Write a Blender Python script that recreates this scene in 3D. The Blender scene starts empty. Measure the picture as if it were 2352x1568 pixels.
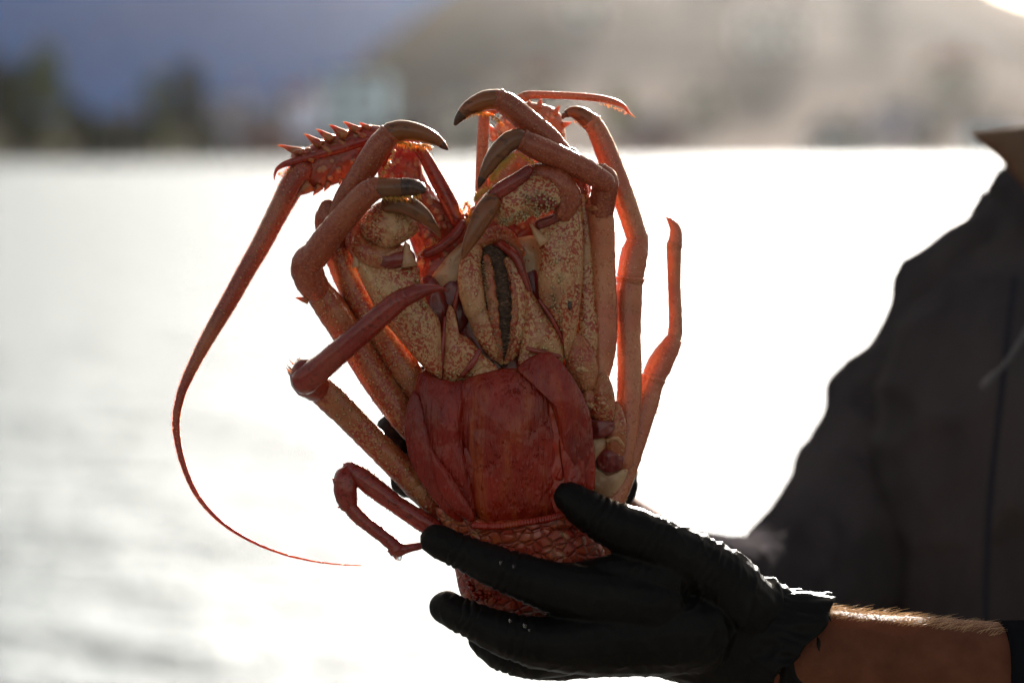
import bpy, bmesh, math, random
from mathutils import Vector, Matrix, noise
import numpy as np
random.seed(7)
R = math.radians
S = bpy.context.scene
C = S.collection
# ------------------------------------------------------------------ camera
F = 85.0; K = 36.0 / F / 2352.0            # tangent per photo pixel (photo seen 2352 x 1568)
PITCH = R(4.73); CAMZ = 2.2; D0 = 1.25; SP = K * D0
cam_d = bpy.data.cameras.new('camera'); cam = bpy.data.objects.new('camera', cam_d); C.objects.link(cam)
cam.location = (0, 0, CAMZ); cam.rotation_euler = (R(90) - PITCH, 0, 0)
cam_d.lens = F; cam_d.sensor_width = 36; cam_d.clip_start = 0.05; cam_d.clip_end = 6000
cam_d.dof.use_dof = True; cam_d.dof.focus_distance = D0 - 0.012; cam_d.dof.aperture_fstop = 4.0
cam_d.dof.aperture_blades = 9
S.camera = cam
# ------------------------------------------------------------------ sky, sun, exposure
SUN_EL, SUN_AZ = R(14.5), R(9.2)
w = bpy.data.worlds.new("World"); S.world = w; w.use_nodes = True
wt = w.node_tree; bg = wt.nodes['Background']
sky = wt.nodes.new('ShaderNodeTexSky'); sky.sky_type = 'NISHITA'; sky.sun_disc = False
sky.sun_elevation = SUN_EL; sky.sun_rotation = SUN_AZ; sky.air_density = 1.2; sky.dust_density = 2.5
hs = wt.nodes.new('ShaderNodeHueSaturation'); hs.inputs['Saturation'].default_value = .55
wt.links.new(sky.outputs[0], hs.inputs['Color']); tn = wt.nodes.new('ShaderNodeMix'); tn.data_type = 'RGBA'; tn.blend_type = 'MULTIPLY'; tn.inputs[0].default_value = 1; tn.inputs[7].default_value = (1, .92, .82, 1)
wt.links.new(hs.outputs[0], tn.inputs[6]); wt.links.new(tn.outputs[2], bg.inputs[0]); bg.inputs[1].default_value = 0.042
sd = Vector((math.sin(SUN_AZ) * math.cos(SUN_EL), math.cos(SUN_AZ) * math.cos(SUN_EL), math.sin(SUN_EL)))
sl = bpy.data.lights.new('sun', 'SUN'); sl.energy = 5.0; sl.angle = R(0.5); sl.color = (1.0, 0.95, 0.88)
so = bpy.data.objects.new('sun', sl); C.objects.link(so); so.location = (3, 5, 8)
so.rotation_euler = sd.to_track_quat('Z', 'Y').to_euler()
S.view_settings.view_transform = 'Standard'; S.view_settings.look = 'None'
S.view_settings.exposure = 2.2; S.view_settings.gamma = 1
S.render.engine = 'CYCLES'
S.cycles.use_denoising = True
S.cycles.max_bounces = 8; S.cycles.volume_bounces = 1
S.cycles.caustics_reflective = False; S.cycles.caustics_refractive = False
S.cycles.sample_clamp_indirect = 8

# ------------------------------------------------------------------ helpers
cp, sp_ = math.cos(PITCH), math.sin(PITCH)
FW = Vector((0, cp, -sp_)); UP = Vector((0, sp_, cp)); RT = Vector((1, 0, 0)); CAM = Vector((0, 0, CAMZ))
def Q(px, py, D):
    px, py, D = float(px), float(py), float(D)
    return CAM + D * (FW + RT * ((px - 1176) * K) + UP * ((784 - py) * K))
def P(px, py, n=0):
    return Q(px, py, D0 - n * SP)
def smooth(a, b, x):
    t = min(1, max(0, (x - a) / (b - a))); return t * t * (3 - 2 * t)

class MB:
    def __init__(s): s.v = []; s.f = []; s.m = []
    def add(s, vs, fs, mi=0):
        o = len(s.v); s.v += [Vector(x) for x in vs]; s.f += [tuple(i + o for i in f) for f in fs]; s.m += [mi] * len(fs)
        return s
def obj(name, mb, mats, parent=None, smooth_=True):
    me = bpy.data.meshes.new(name)
    po = parent.matrix_world.translation if parent else Vector((0, 0, 0))
    off = ORIG.get(parent.name, Vector((0, 0, 0))) if parent else Vector((0, 0, 0))
    me.from_pydata([tuple(v - off) for v in mb.v], [], mb.f)
    if not isinstance(mats, (list, tuple)): mats = [mats]
    for m in mats: me.materials.append(m)
    if len(mats) > 1: me.polygons.foreach_set('material_index', mb.m)
    if smooth_: me.polygons.foreach_set('use_smooth', [True] * len(me.polygons))
    me.update()
    o = bpy.data.objects.new(name, me); C.objects.link(o)
    if parent: o.parent = parent; ORIG[o.name] = off
    return o
ORIG = {}
def thing(name, label, cat, loc, group=None):
    o = bpy.data.objects.new(name, None); o.empty_display_size = 0.05; C.objects.link(o); o.location = loc
    o['label'] = label; o['category'] = cat
    if group: o['group'] = group
    ORIG[o.name] = Vector(loc); return o
def tag(o, label, cat, group=None):
    o['label'] = label; o['category'] = cat
    if group: o['group'] = group
    return o

def cr(pts, k):
    """catmull-rom through tuples, k steps per span"""
    a = [np.array(p, float) for p in pts]; n = len(a); out = []
    for i in range(n - 1):
        p0 = a[i - 1] if i else 2 * a[0] - a[1]; p1, p2 = a[i], a[i + 1]
        p3 = a[i + 2] if i + 2 < n else 2 * a[-1] - a[-2]
        for j in range(k):
            t = j / k
            out.append(0.5 * (2 * p1 + (p2 - p0) * t + (2 * p0 - 5 * p1 + 4 * p2 - p3) * t * t + (3 * p1 - p0 - 3 * p2 + p3) * t ** 3))
    out.append(a[-1]); return out
def crc(pts, k):
    a = [np.array(p, float) for p in pts]; n = len(a); out = []
    for i in range(n):
        p0, p1, p2, p3 = a[i - 1], a[i], a[(i + 1) % n], a[(i + 2) % n]
        for j in range(k):
            t = j / k
            out.append(0.5 * (2 * p1 + (p2 - p0) * t + (2 * p0 - 5 * p1 + 4 * p2 - p3) * t * t + (3 * p1 - p0 - 3 * p2 + p3) * t ** 3))
    return out

def tubew(mb, pts, k=6, ring=18, flat=1.0, cap=(1, 1), bump=0, bs=160, mi=0, sharp=False, gran=None):
    """pts: world points + radius (m) tuples (x,y,z,r[,flat])"""
    pts = [tuple(p) + (flat,) * (5 - len(p)) for p in pts]
    c = cr(pts, k) if len(pts) > 2 or not sharp else [np.array(p) for p in pts]
    # rounded caps
    def capring(q, d, r, f):
        return [np.array([*(Vector(q[:3]) + d * r * math.sin(a)), r * math.cos(a) + 1e-6, f]) for a in (0.5, 0.95, 1.3, 1.54)]
    t0 = (Vector(c[0][:3]) - Vector(c[1][:3])).normalized(); t1 = (Vector(c[-1][:3]) - Vector(c[-2][:3])).normalized()
    pre = capring(c[0], t0 * cap[0], abs(c[0][3]), c[0][4])[::-1] if cap[0] else []
    post = capring(c[-1], t1 * cap[1], abs(c[-1][3]), c[-1][4]) if cap[1] else []
    c = pre + c + post
    vs = []; n = len(c); side0 = None
    for i, q in enumerate(c):
        q = [float(z) for z in q]; p = Vector(q[:3]); a = Vector(c[max(0, i - 1)][:3]); b = Vector(c[min(n - 1, i + 1)][:3])
        t = (b - a)
        if t.length < 1e-9: t = Vector((0, 0, 1))
        t.normalize()
        view = (p - CAM).normalized()
        side = t.cross(view)
        if side.length < 0.15 and side0: side = side0 - t * side0.dot(t)
        side.normalize()
        if side0 and side.dot(side0) < 0: side.negate()
        side0 = side
        nor = side.cross(t)
        r = max(q[3], 1e-6)
        for j in range(ring):
            an = 2 * math.pi * j / ring
            d = side * math.cos(an) + nor * (math.sin(an) * q[4])
            x = p + d * r
            if bump: x += d.normalized() * (noise.noise(x * bs) * bump + noise.noise(x * bs * 2.7) * bump * .5)
            vs.append(x)
    fs = []
    for i in range(n - 1):
        for j in range(ring):
            a = i * ring + j; b = i * ring + (j + 1) % ring
            fs.append((a, b, b + ring, a + ring))
    fs.append(tuple(range(ring))[::-1]); fs.append(tuple((n - 1) * ring + j for j in range(ring)))
    mb.add(vs, fs, mi)
    if gran:
        rnd = random.Random(len(vs) + int(c[0][3] * 1e6)); cnt, gr, gh = gran
        for _ in range(cnt):
            i = rnd.randrange(5, n - 6) if n > 13 else n // 2; j = rnd.randrange(ring)
            a = vs[i * ring + j].lerp(vs[(i + 1) * ring + (j + 1) % ring], rnd.random()); ctr = Vector([float(z) for z in c[i][:3]])
            d = (a - ctr).normalized(); q = rnd.uniform(.6, 1.3)
            cone(mb, a - d * gr * SP, a + d * gh * q * SP, gr * q * SP, 5, mi)
    return c
def tube(mb, pts, n0=0, **kw):
    """pts in photo pixels: (px,py,n,r[,flat]); r in pixels"""
    o = []
    for q in pts:
        px, py, n, r = q[:4]; D = D0 - (n + n0) * SP
        o.append((*Q(px, py, D), r * K * D) + tuple(q[4:]))
    return tubew(mb, o, **kw)
def tubeD(mb, pts, **kw):
    return tubew(mb, [(*Q(q[0], q[1], q[2]), q[3] * K * q[2]) + tuple(q[4:]) for q in pts], **kw)

def shell(mb, outline, n0=0, dome=20, back=None, gx=0, gy=0, k=4, rings=9, bump=0, bs=160, mi=0, cx=None, cy=None, rough=0, power=.5):
    """domed plate over a star-shaped outline given in photo pixels"""
    o = crc(outline, k); m = len(o)
    if cx is None: cx = sum(q[0] for q in o) / m; cy = sum(q[1] for q in o) / m
    back = dome * .5 if back is None else back
    vs = []; fs = []
    def pt(x, y, h):
        v = P(x, y, n0 + gx * (x - cx) + gy * (y - cy) + h)
        if bump: v = v - FW * ((noise.noise(v * bs) + .5 * noise.noise(v * bs * 2.3)) * bump)
        return v
    vs.append(pt(cx, cy, dome))
    for i in range(1, rings + 1):
        t = math.sin(i / rings * math.pi / 2)
        h = dome * max(0, 1 - t * t) ** power
        for q in o:
            j = 1 + (noise.noise(Vector((q[0] * .05, q[1] * .05, 3))) * rough if i == rings else 0)
            vs.append(pt(cx + (q[0] - cx) * t * j, cy + (q[1] - cy) * t * j, h))
    nb = len(vs)
    for i in range(rings - 1, 0, -1):
        t = math.sin(i / rings * math.pi / 2); h = -back * max(0, 1 - t * t) ** power
        for q in o: vs.append(pt(cx + (q[0] - cx) * t, cy + (q[1] - cy) * t, h))
    vs.append(pt(cx, cy, -back))
    tot = 2 * rings - 1
    for j in range(m): fs.append((0, 1 + (j + 1) % m, 1 + j))
    for i in range(tot - 1):
        for j in range(m):
            a = 1 + i * m + j; b = 1 + i * m + (j + 1) % m
            fs.append((a, b, b + m, a + m))
    L = len(vs) - 1; a0 = 1 + (tot - 1) * m
    for j in range(m): fs.append((a0 + j, a0 + (j + 1) % m, L))
    mb.add(vs, fs, mi)

def cone(mb, a, b, r, n=5, mi=0, r2=0):
    a = Vector(a); b = Vector(b); t = (b - a)
    if t.length < 1e-7: return
    t.normalize(); s = t.orthogonal().normalized(); u = t.cross(s)
    vs = [a + (s * math.cos(2 * math.pi * i / n) + u * math.sin(2 * math.pi * i / n)) * r for i in range(n)]
    fs = [(i, (i + 1) % n, n) for i in range(n)] + [tuple(range(n))[::-1]]
    mb.add(vs + [b], fs, mi)
def spine(mb, x, y, n, dx, dy, dn, r, mi=0, bend=.25):
    """curved thorn from (x,y,n) along (dx,dy,dn) in pixels"""
    tube(mb, [(x, y, n, r), (x + dx * .45, y + dy * .45, n + dn * .45, r * .62),
              (x + dx * .8 - dy * bend * .1, y + dy * .8 + dx * bend * .1, n + dn * .8, r * .28), (x + dx, y + dy, n + dn, r * .05)], k=2, ring=8, cap=(0, 0), mi=mi)
def warts(mb, poly, n, count, r, h, mi=0, dirx=0, diry=-.4, dome=0, seed=1, fn=None):
    """small thorn-like tubercles scattered on a plate facing the viewer"""
    rnd = random.Random(seed)
    xs = [q[0] for q in poly]; ys = [q[1] for q in poly]; cx = sum(xs) / len(xs); cy = sum(ys) / len(ys)
    def inside(x, y):
        c = False; m = len(poly)
        for i in range(m):
            x1, y1 = poly[i][:2]; x2, y2 = poly[(i + 1) % m][:2]
            if (y1 > y) != (y2 > y) and x < (x2 - x1) * (y - y1) / (y2 - y1) + x1: c = not c
        return c
    done = 0; tries = 0
    while done < count and tries < count * 30:
        tries += 1
        x = rnd.uniform(min(xs), max(xs)); y = rnd.uniform(min(ys), max(ys))
        if not inside(x, y): continue
        # distance-like height on the dome
        t = max(abs(x - cx) / (max(xs) - min(xs)) * 2, abs(y - cy) / (max(ys) - min(ys)) * 2)
        nn = n + dome * math.sqrt(max(0.05, 1 - min(1, t) ** 2)) if fn is None else fn(x, y)
        rr = r * rnd.uniform(.6, 1.25); hh = h * rnd.uniform(.6, 1.2)
        a = P(x, y, nn - 3); b = P(x + dirx * hh, y + diry * hh, nn + hh)
        cone(mb, a, b, rr * SP, 6, mi); done += 1
def bristles(mb, path, d, count, ln, r=.8, spread=.5, seed=2, mi=0):
    rnd = random.Random(seed); c = cr(path, 8)
    for _ in range(count):
        q = c[rnd.randrange(len(c))]; q2 = q + np.array([rnd.uniform(-3, 3) for _ in range(3)])
        l = ln * rnd.uniform(.45, 1.15)
        e = (q2[0] + (d[0] + rnd.uniform(-spread, spread)) * l, q2[1] + (d[1] + rnd.uniform(-spread, spread)) * l, q2[2] + (d[2] + rnd.uniform(-spread, spread)) * l)
        cone(mb, P(*q2), P(*e), r * 1.9 * SP, 3, mi)

# ------------------------------------------------------------------ materials
def mat(name):
    m = bpy.data.materials.new(name); m.use_nodes = True; nt = m.node_tree
    return m, nt, nt.nodes['Principled BSDF']
def nd(nt, t, **kw):
    n = nt.nodes.new(t)
    for k, v in kw.items():
        if k in n.inputs: n.inputs[k].default_value = v
        else: setattr(n, k, v)
    return n
def ramp(nt, src, stops, interp='LINEAR'):
    r = nt.nodes.new('ShaderNodeValToRGB'); r.color_ramp.interpolation = interp
    e = r.color_ramp.elements
    while len(e) > 1: e.remove(e[-1])
    e[0].position = stops[0][0]; e[0].color = (*stops[0][1], 1) if not isinstance(stops[0][1], (int, float)) else (stops[0][1],) * 3 + (1,)
    for p, c in stops[1:]:
        x = e.new(p); x.color = (*c, 1) if not isinstance(c, (int, float)) else (c, c, c, 1)
    nt.links.new(src, r.inputs[0]); return r.outputs[0]
def mix(nt, f, a, b, mode='MIX'):
    m = nt.nodes.new('ShaderNodeMix'); m.data_type = 'RGBA'; m.blend_type = mode
    for i, v in ((0, f), (6, a), (7, b)):
        if isinstance(v, (int, float)): m.inputs[i].default_value = v
        elif isinstance(v, tuple): m.inputs[i].default_value = (*v, 1)
        else: nt.links.new(v, m.inputs[i])
    return m.outputs[2]
def coords(nt, scale=(1, 1, 1), distort=0, dscale=200):
    tc = nt.nodes.new('ShaderNodeTexCoord'); mp = nt.nodes.new('ShaderNodeMapping'); mp.inputs['Scale'].default_value = scale
    nt.links.new(tc.outputs['Object'], mp.inputs[0]); out = mp.outputs[0]
    if distort:
        nz = nd(nt, 'ShaderNodeTexNoise', Scale=dscale, Detail=2.0); nt.links.new(out, nz.inputs['Vector'])
        v = nt.nodes.new('ShaderNodeVectorMath'); v.operation = 'MULTIPLY_ADD'
        nt.links.new(nz.outputs['Color'], v.inputs[0]); v.inputs[1].default_value = (distort,) * 3; nt.links.new(out, v.inputs[2])
        out = v.outputs[0]
    return out
def noisef(nt, co, scale, detail=3, rough=.55):
    n = nd(nt, 'ShaderNodeTexNoise', Scale=scale, Detail=detail, Roughness=rough); nt.links.new(co, n.inputs['Vector']); return n.outputs[0]
def vor(nt, co, scale, feature='F1'):
    n = nt.nodes.new('ShaderNodeTexVoronoi'); n.feature = feature; n.inputs['Scale'].default_value = scale
    nt.links.new(co, n.inputs['Vector']); return n.outputs['Distance']
def bumpn(nt, b, h, strength=.5, dist=.001, prev=None):
    n = nt.nodes.new('ShaderNodeBump'); n.inputs['Strength'].default_value = strength; n.inputs['Distance'].default_value = dist
    nt.links.new(h, n.inputs['Height'])
    if prev: nt.links.new(prev, n.inputs['Normal'])
    nt.links.new(n.outputs[0], b.inputs['Normal']); return n.outputs[0]

def chitin(name, base, mark, dots, marks=.5, mscale=260, dscale=420, dsize=.22, sss=.25, rough=.33, bstr=.6, stretch=(1, 1, 1), under=None):
    """lobster shell: ground colour, worm-like darker marks, pale pimples that also stand out"""
    m, nt, b = mat(name)
    co = coords(nt, stretch, .0022, 260)
    big = noisef(nt, co, 38, 2)
    bc = mix(nt, ramp(nt, big, [(.35, 0), (.65, 1)]), base, under or tuple(x * .72 for x in base))
    nz = noisef(nt, co, mscale * 2.2, 2.5, .5)
    mk = ramp(nt, nz, [(1 - marks - .025, 0), (1 - marks + .025, 1)])
    big2 = noisef(nt, co, 60, 2)
    mk2 = nt.nodes.new('ShaderNodeMath'); mk2.operation = 'MULTIPLY'; nt.links.new(mk, mk2.inputs[0])
    nt.links.new(ramp(nt, big2, [(.38, .25), (.52, 1)]), mk2.inputs[1])
    c = mix(nt, mk2.outputs[0], bc, mark)
    c = mix(nt, ramp(nt, noisef(nt, co, 24, 2), [(.56, 0), (.7, .35)]), c, dots)
    c = mix(nt, ramp(nt, noisef(nt, co, 31, 2), [(.30, .45), (.44, 0)]), c, tuple(x * .45 for x in mark))
    vd = vor(nt, co, dscale)
    dt = ramp(nt, vd, [(dsize * .8, 1), (dsize * 1.25, 0)])
    c = mix(nt, dt, c, dots)
    c = mix(nt, 1.0, c, (.90, .80, .70), 'MULTIPLY')
    nt.links.new(c, b.inputs['Base Color'])
    b.inputs['Roughness'].default_value = rough; b.inputs['Coat Weight'].default_value = .25; b.inputs['Coat Roughness'].default_value = .1; b.inputs['Specular IOR Level'].default_value = .35
    b.inputs['Subsurface Weight'].default_value = sss; b.inputs['Subsurface Radius'].default_value = (1, .42, .2); b.inputs['Subsurface Scale'].default_value = .006
    pn = bumpn(nt, b, ramp(nt, vd, [(0, 1), (dsize * 1.8, 0)]), bstr, .0012)
    bumpn(nt, b, noisef(nt, co, 700, 3), .25, .0006, pn)
    return m
CREAM = (.57, .37, .19); RED = (.36, .035, .02); DRED = (.20, .014, .010); ORANGE = (.50, .14, .05)
m_cream = chitin('mottled_cream_shell', CREAM, (.36, .055, .025), (.74, .56, .33), .50, 300, 330, .2, sss=.2, bstr=.9, under=(.52, .29, .16))
m_cream_plain = chitin('pale_cream_shell', (.60, .44, .28), (.42, .10, .05), (.62, .48, .33), .36, 170, 500, .12, sss=.3, bstr=.3, under=(.48, .26, .15))
m_legm = chitin('brown_mottled_leg_shell', (.44, .19, .085), (.34, .045, .02), (.60, .38, .2), .52, 300, 430, .22, sss=.25, bstr=.8, under=(.40, .13, .05))
m_leg = chitin('red_brown_leg_shell', (.37, .105, .05), (.28, .06, .032), (.46, .20, .10), .50, 300, 520, .2, sss=.14, bstr=.5, under=(.36, .09, .045))
m_leglit = chitin('light_washed_leg_shell', (.56, .23, .12), (.42, .12, .06), (.70, .36, .25), .40, 260, 480, .18, sss=.3, bstr=.45, under=(.52, .15, .09))  # paler leg shell for the sunward side, backlit wash put into the colour
m_redleg = chitin('wet_red_leg_shell', (.30, .045, .025), (.16, .018, .012), (.36, .09, .05), .42, 240, 600, .12, sss=.18, rough=.2, bstr=.3, under=(.27, .025, .022))
m_dactyl = chitin('olive_brown_claw_shell', (.27, .085, .022), (.11, .04, .016), (.32, .12, .04), .40, 120, 700, .08, sss=.25, rough=.3, bstr=.2, under=(.15, .065, .028), stretch=(.5, .5, 1))
m_tip = chitin('dark_claw_tip_shell', (.085, .04, .024), (.04, .022, .018), (.11, .06, .035), .4, 120, 700, .06, sss=.1, rough=.25, bstr=.2)
m_spiny = chitin('spiny_red_shell', (.31, .065, .032), (.20, .025, .014), (.46, .24, .14), .40, 150, 210, .30, sss=.18, bstr=1.0, under=(.38, .035, .02))
m_spinypink = chitin('spiny_rosy_shell', (.58, .22, .12), (.42, .10, .05), (.70, .44, .30), .35, 150, 230, .30, sss=.3, bstr=1.0)
m_thorn = chitin('straw_thorn_shell', (.42, .17, .06), (.32, .05, .02), (.50, .28, .11), .5, 120, 600, .1, sss=.4, bstr=.2)
m_antenna = chitin('antenna_shell', (.38, .09, .05), (.24, .035, .025), (.52, .26, .14), .45, 300, 480, .22, sss=.3, bstr=.7, under=(.30, .05, .03))
m_hair, nt, b = mat('golden_bristle'); b.inputs['Base Color'].default_value = (.9, .38, .08, 1); b.inputs['Roughness'].default_value = .4
b.inputs['Subsurface Weight'].default_value = .6; b.inputs['Subsurface Scale'].default_value = .002
m_wart = chitin('cream_wart_shell', (.60, .46, .28), (.50, .32, .16), (.62, .48, .30), .2, 200, 600, .1, sss=.2, bstr=.1)
m_joint, nt, b = mat('purple_joint_skin')
co = coords(nt, (1, 1, .35)); nt.links.new(ramp(nt, noisef(nt, co, 260, 4), [(.3, (.13, .012, .012)), (.7, (.25, .04, .025))]), b.inputs['Base Color'])
b.inputs['Roughness'].default_value = .2; b.inputs['Subsurface Weight'].default_value = .3; b.inputs['Subsurface Scale'].default_value = .004
bumpn(nt, b, noisef(nt, co, 500, 3), .4, .0008)

m_mouth, nt, b = mat('dark_mouth_bristle')
co = coords(nt, (1, 1, 2.6), .004, 150)
nt.links.new(ramp(nt, noisef(nt, co, 420, 4), [(.35, (.045, .022, .014)), (.55, (.11, .06, .036)), (.72, (.28, .16, .10))]), b.inputs['Base Color'])
b.inputs['Roughness'].default_value = .6; bumpn(nt, b, noisef(nt, co, 500, 4), .9, .002)

def fan_mat(name, base, dark, pale, streak):
    m, nt, b = mat(name)
    co = coords(nt, (1, 1, .16), .002, 80); co2 = coords(nt, (1, 1, .55), .003, 150)
    st = noisef(nt, co, 520, 3); big = noisef(nt, co2, 45, 3)
    c = mix(nt, ramp(nt, big, [(.35, 0), (.65, 1)]), base, dark)
    c = mix(nt, ramp(nt, noisef(nt, co, 130, 3), [(.5, 0), (.68, .75)]), c, pale)
    vd = vor(nt, co2, 330)
    c = mix(nt, ramp(nt, vd, [(.12, .5), (.3, 0)]), c, base)
    c = mix(nt, 1.0, c, (.92, .70, .55), 'MULTIPLY')
    nt.links.new(c, b.inputs['Base Color'])
    b.inputs['Roughness'].default_value = .26; b.inputs['Coat Weight'].default_value = .2; b.inputs['Coat Roughness'].default_value = .12; b.inputs['Specular IOR Level'].default_value = .3
    b.inputs['Subsurface Weight'].default_value = .05; b.inputs['Subsurface Radius'].default_value = (1, .2, .1); b.inputs['Subsurface Scale'].default_value = .003
    p = bumpn(nt, b, st, streak, .0016)
    bumpn(nt, b, ramp(nt, vd, [(0, 1), (.38, 0)]), .6, .0012, p)
    return m
m_fan = fan_mat('wet_tail_fan_shell', (.33, .024, .007), (.17, .012, .006), (.36, .08, .022), 1.1)
m_fan2 = fan_mat('smooth_tail_fan_shell', (.31, .020, .007), (.17, .011, .006), (.24, .03, .01), 1.1)
m_blade = fan_mat('orange_red_blade_shell', (.38, .028, .008), (.24, .014, .006), (.40, .08, .02), .3)
m_scaly, nt, b = mat('scaly_tail_shell')
co = coords(nt, (1, 1, 1.15), .003, 90)
vd = vor(nt, co, 185); ve = vor(nt, co, 185, 'DISTANCE_TO_EDGE')
c = mix(nt, ramp(nt, noisef(nt, co, 70, 3), [(.35, 0), (.65, 1)]), (.36, .035, .018), (.40, .085, .025))
c = mix(nt, ramp(nt, noisef(nt, co, 55, 3), [(.60, 0), (.68, .8)]), c, (.48, .26, .09))
c = mix(nt, ramp(nt, ve, [(.0, .8), (.05, 0)]), c, (.13, .016, .010))
nt.links.new(c, b.inputs['Base Color']); b.inputs['Roughness'].default_value = .32; b.inputs['Coat Weight'].default_value = .3
b.inputs['Subsurface Weight'].default_value = .12; b.inputs['Subsurface Scale'].default_value = .004
bumpn(nt, b, ramp(nt, ve, [(0, 0), (.22, 1)]), .8, .0018)
m_drop, nt, b = mat('water_drop'); b.inputs['Transmission Weight'].default_value = 1; b.inputs['Roughness'].default_value = .01; b.inputs['IOR'].default_value = 1.33

m_glove, nt, b = mat('black_nitrile')
co = coords(nt, (1, 1, 1), .01, 30)
nt.links.new(ramp(nt, noisef(nt, co, 40, 3), [(.3, (.005, .004, .0038)), (.7, (.009, .0075, .0068))]), b.inputs['Base Color'])
b.inputs['Roughness'].default_value = .48; b.inputs['Specular IOR Level'].default_value = .1
wn = nt.nodes.new('ShaderNodeTexNoise'); wn.noise_type = 'RIDGED_MULTIFRACTAL'; wn.inputs['Scale'].default_value = 26; wn.inputs['Detail'].default_value = 3; wn.inputs['Distortion'].default_value = .8
nt.links.new(coords(nt, (1.6, 1, .7), .01, 30), wn.inputs['Vector'])
p = bumpn(nt, b, wn.outputs[0], .35, .0022); p = bumpn(nt, b, noisef(nt, co, 120, 4, .6), .35, .0016, p); bumpn(nt, b, noisef(nt, co, 900, 2), .2, .0003, p)
m_skin, nt, b = mat('tanned_skin')
co = coords(nt)
nt.links.new(ramp(nt, noisef(nt, co, 60, 4), [(.3, (.10, .034, .018)), (.7, (.16, .057, .032))]), b.inputs['Base Color'])
b.inputs['Roughness'].default_value = .6; b.inputs['Specular IOR Level'].default_value = .05; b.inputs['Subsurface Weight'].default_value = .15; b.inputs['Subsurface Scale'].default_value = .006; b.inputs['Subsurface Radius'].default_value = (1, .3, .15)
p = bumpn(nt, b, vor(nt, co, 900), .3, .0005); bumpn(nt, b, noisef(nt, co, 120, 3), .3, .001, p)
m_armhair, nt, b = mat('fair_arm_hair'); b.inputs['Base Color'].default_value = (.55, .33, .16, 1); b.inputs['Roughness'].default_value = .4
m_headhair, nt, b = mat('brown_hair'); co = coords(nt, (1, 1, .2)); nt.links.new(ramp(nt, noisef(nt, co, 200, 3), [(.3, (.02, .012, .008)), (.7, (.07, .04, .025))]), b.inputs['Base Color']); b.inputs['Roughness'].default_value = .5
def cloth(name, a, b_, sc=1):
    m, nt, b = mat(name); co = coords(nt, (1, 1, .5), .02, 20)
    nt.links.new(ramp(nt, noisef(nt, co, 14, 4), [(.3, a), (.7, b_)]), b.inputs['Base Color'])
    b.inputs['Roughness'].default_value = 1; b.inputs['Sheen Weight'].default_value = 0; b.inputs['Specular IOR Level'].default_value = 0; b.inputs['Sheen Roughness'].default_value = .4
    p = bumpn(nt, b, noisef(nt, coords(nt, (1, 1, .35), .03, 12), 22, 3), .8, .012); bumpn(nt, b, noisef(nt, co, 1200, 2), .3, .0006, p); return m
m_jacket = cloth('charcoal_jacket_cloth', (.040, .036, .040), (.068, .060, .062))
m_blacksleeve = cloth('black_sleeve_cloth', (.006, .006, .008), (.011, .011, .013))
m_collar = cloth('glare_lifted_collar_cloth', (.15, .09, .06), (.20, .125, .085))  # lighter brown of the glare veil painted into the cloth colour
m_trouser = cloth('dark_trouser_cloth', (.02, .022, .03), (.03, .03, .04))
m_cord, nt, b = mat('pale_cord'); b.inputs['Base Color'].default_value = (.07, .07, .075, 1); b.inputs['Roughness'].default_value = .5
m_boot, nt, b = mat('black_rubber'); b.inputs['Base Color'].default_value = (.02, .02, .02, 1); b.inputs['Roughness'].default_value = .5

# ------------------------------------------------------------------ water and land
def struct(o): o['kind'] = 'structure'; return o
m_water, nt, b = mat('sea_water')
co = coords(nt, (.55, 1, 1), 0)
b.inputs['Base Color'].default_value = (.03, .055, .07, 1); b.inputs['IOR'].default_value = 1.33; b.inputs['Roughness'].default_value = .72
b.inputs['Specular IOR Level'].default_value = .5
n1 = noisef(nt, co, .35, 3, .55); n2 = noisef(nt, co, 1.8, 4, .6); n3 = noisef(nt, co, 9, 3, .6)
p = bumpn(nt, b, n1, 1.0, .7); p = bumpn(nt, b, n2, 1.0, .50, p); bumpn(nt, b, n3, 1.0, .13, p)
mb = MB(); mb.add([(-700, -60, 0), (900, -60, 0), (900, 262, 0), (-700, 262, 0)], [(0, 1, 2, 3)])
struct(obj('water', mb, m_water, None, False))
m_deck, nt, b = mat('deck_boards'); co = coords(nt, (6, .4, 1))
nt.links.new(ramp(nt, noisef(nt, co, 6, 4), [(.3, (.10, .085, .07)), (.7, (.17, .15, .125))]), b.inputs['Base Color']); b.inputs['Roughness'].default_value = .8
mb = MB(); X0, X1, Y0, Y1, Z0, Z1 = -3, 4, -3, 2.6, .52, .67
vs = [(x, y, z) for z in (Z0, Z1) for x, y in ((X0, Y0), (X1, Y0), (X1, Y1), (X0, Y1))]
bf = [(0, 3, 2, 1), (4, 5, 6, 7), (0, 1, 5, 4), (1, 2, 6, 5), (2, 3, 7, 6), (3, 0, 4, 7)]
mb.add(vs, bf); struct(obj('deck', mb, m_deck, None, False))
for x in (X0 + .3, X1 - .3):
    for y in (Y0 + .3, Y1 - .3):
        mb = MB(); tubew(mb, [(x, y, -1.5, .09), (x, y, .5, .09)], cap=(0, 0), sharp=True)
        tag(obj('deck_pile', mb, m_deck), 'round wooden pile carrying the deck over the water', 'pile', 'piles under the deck')

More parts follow.
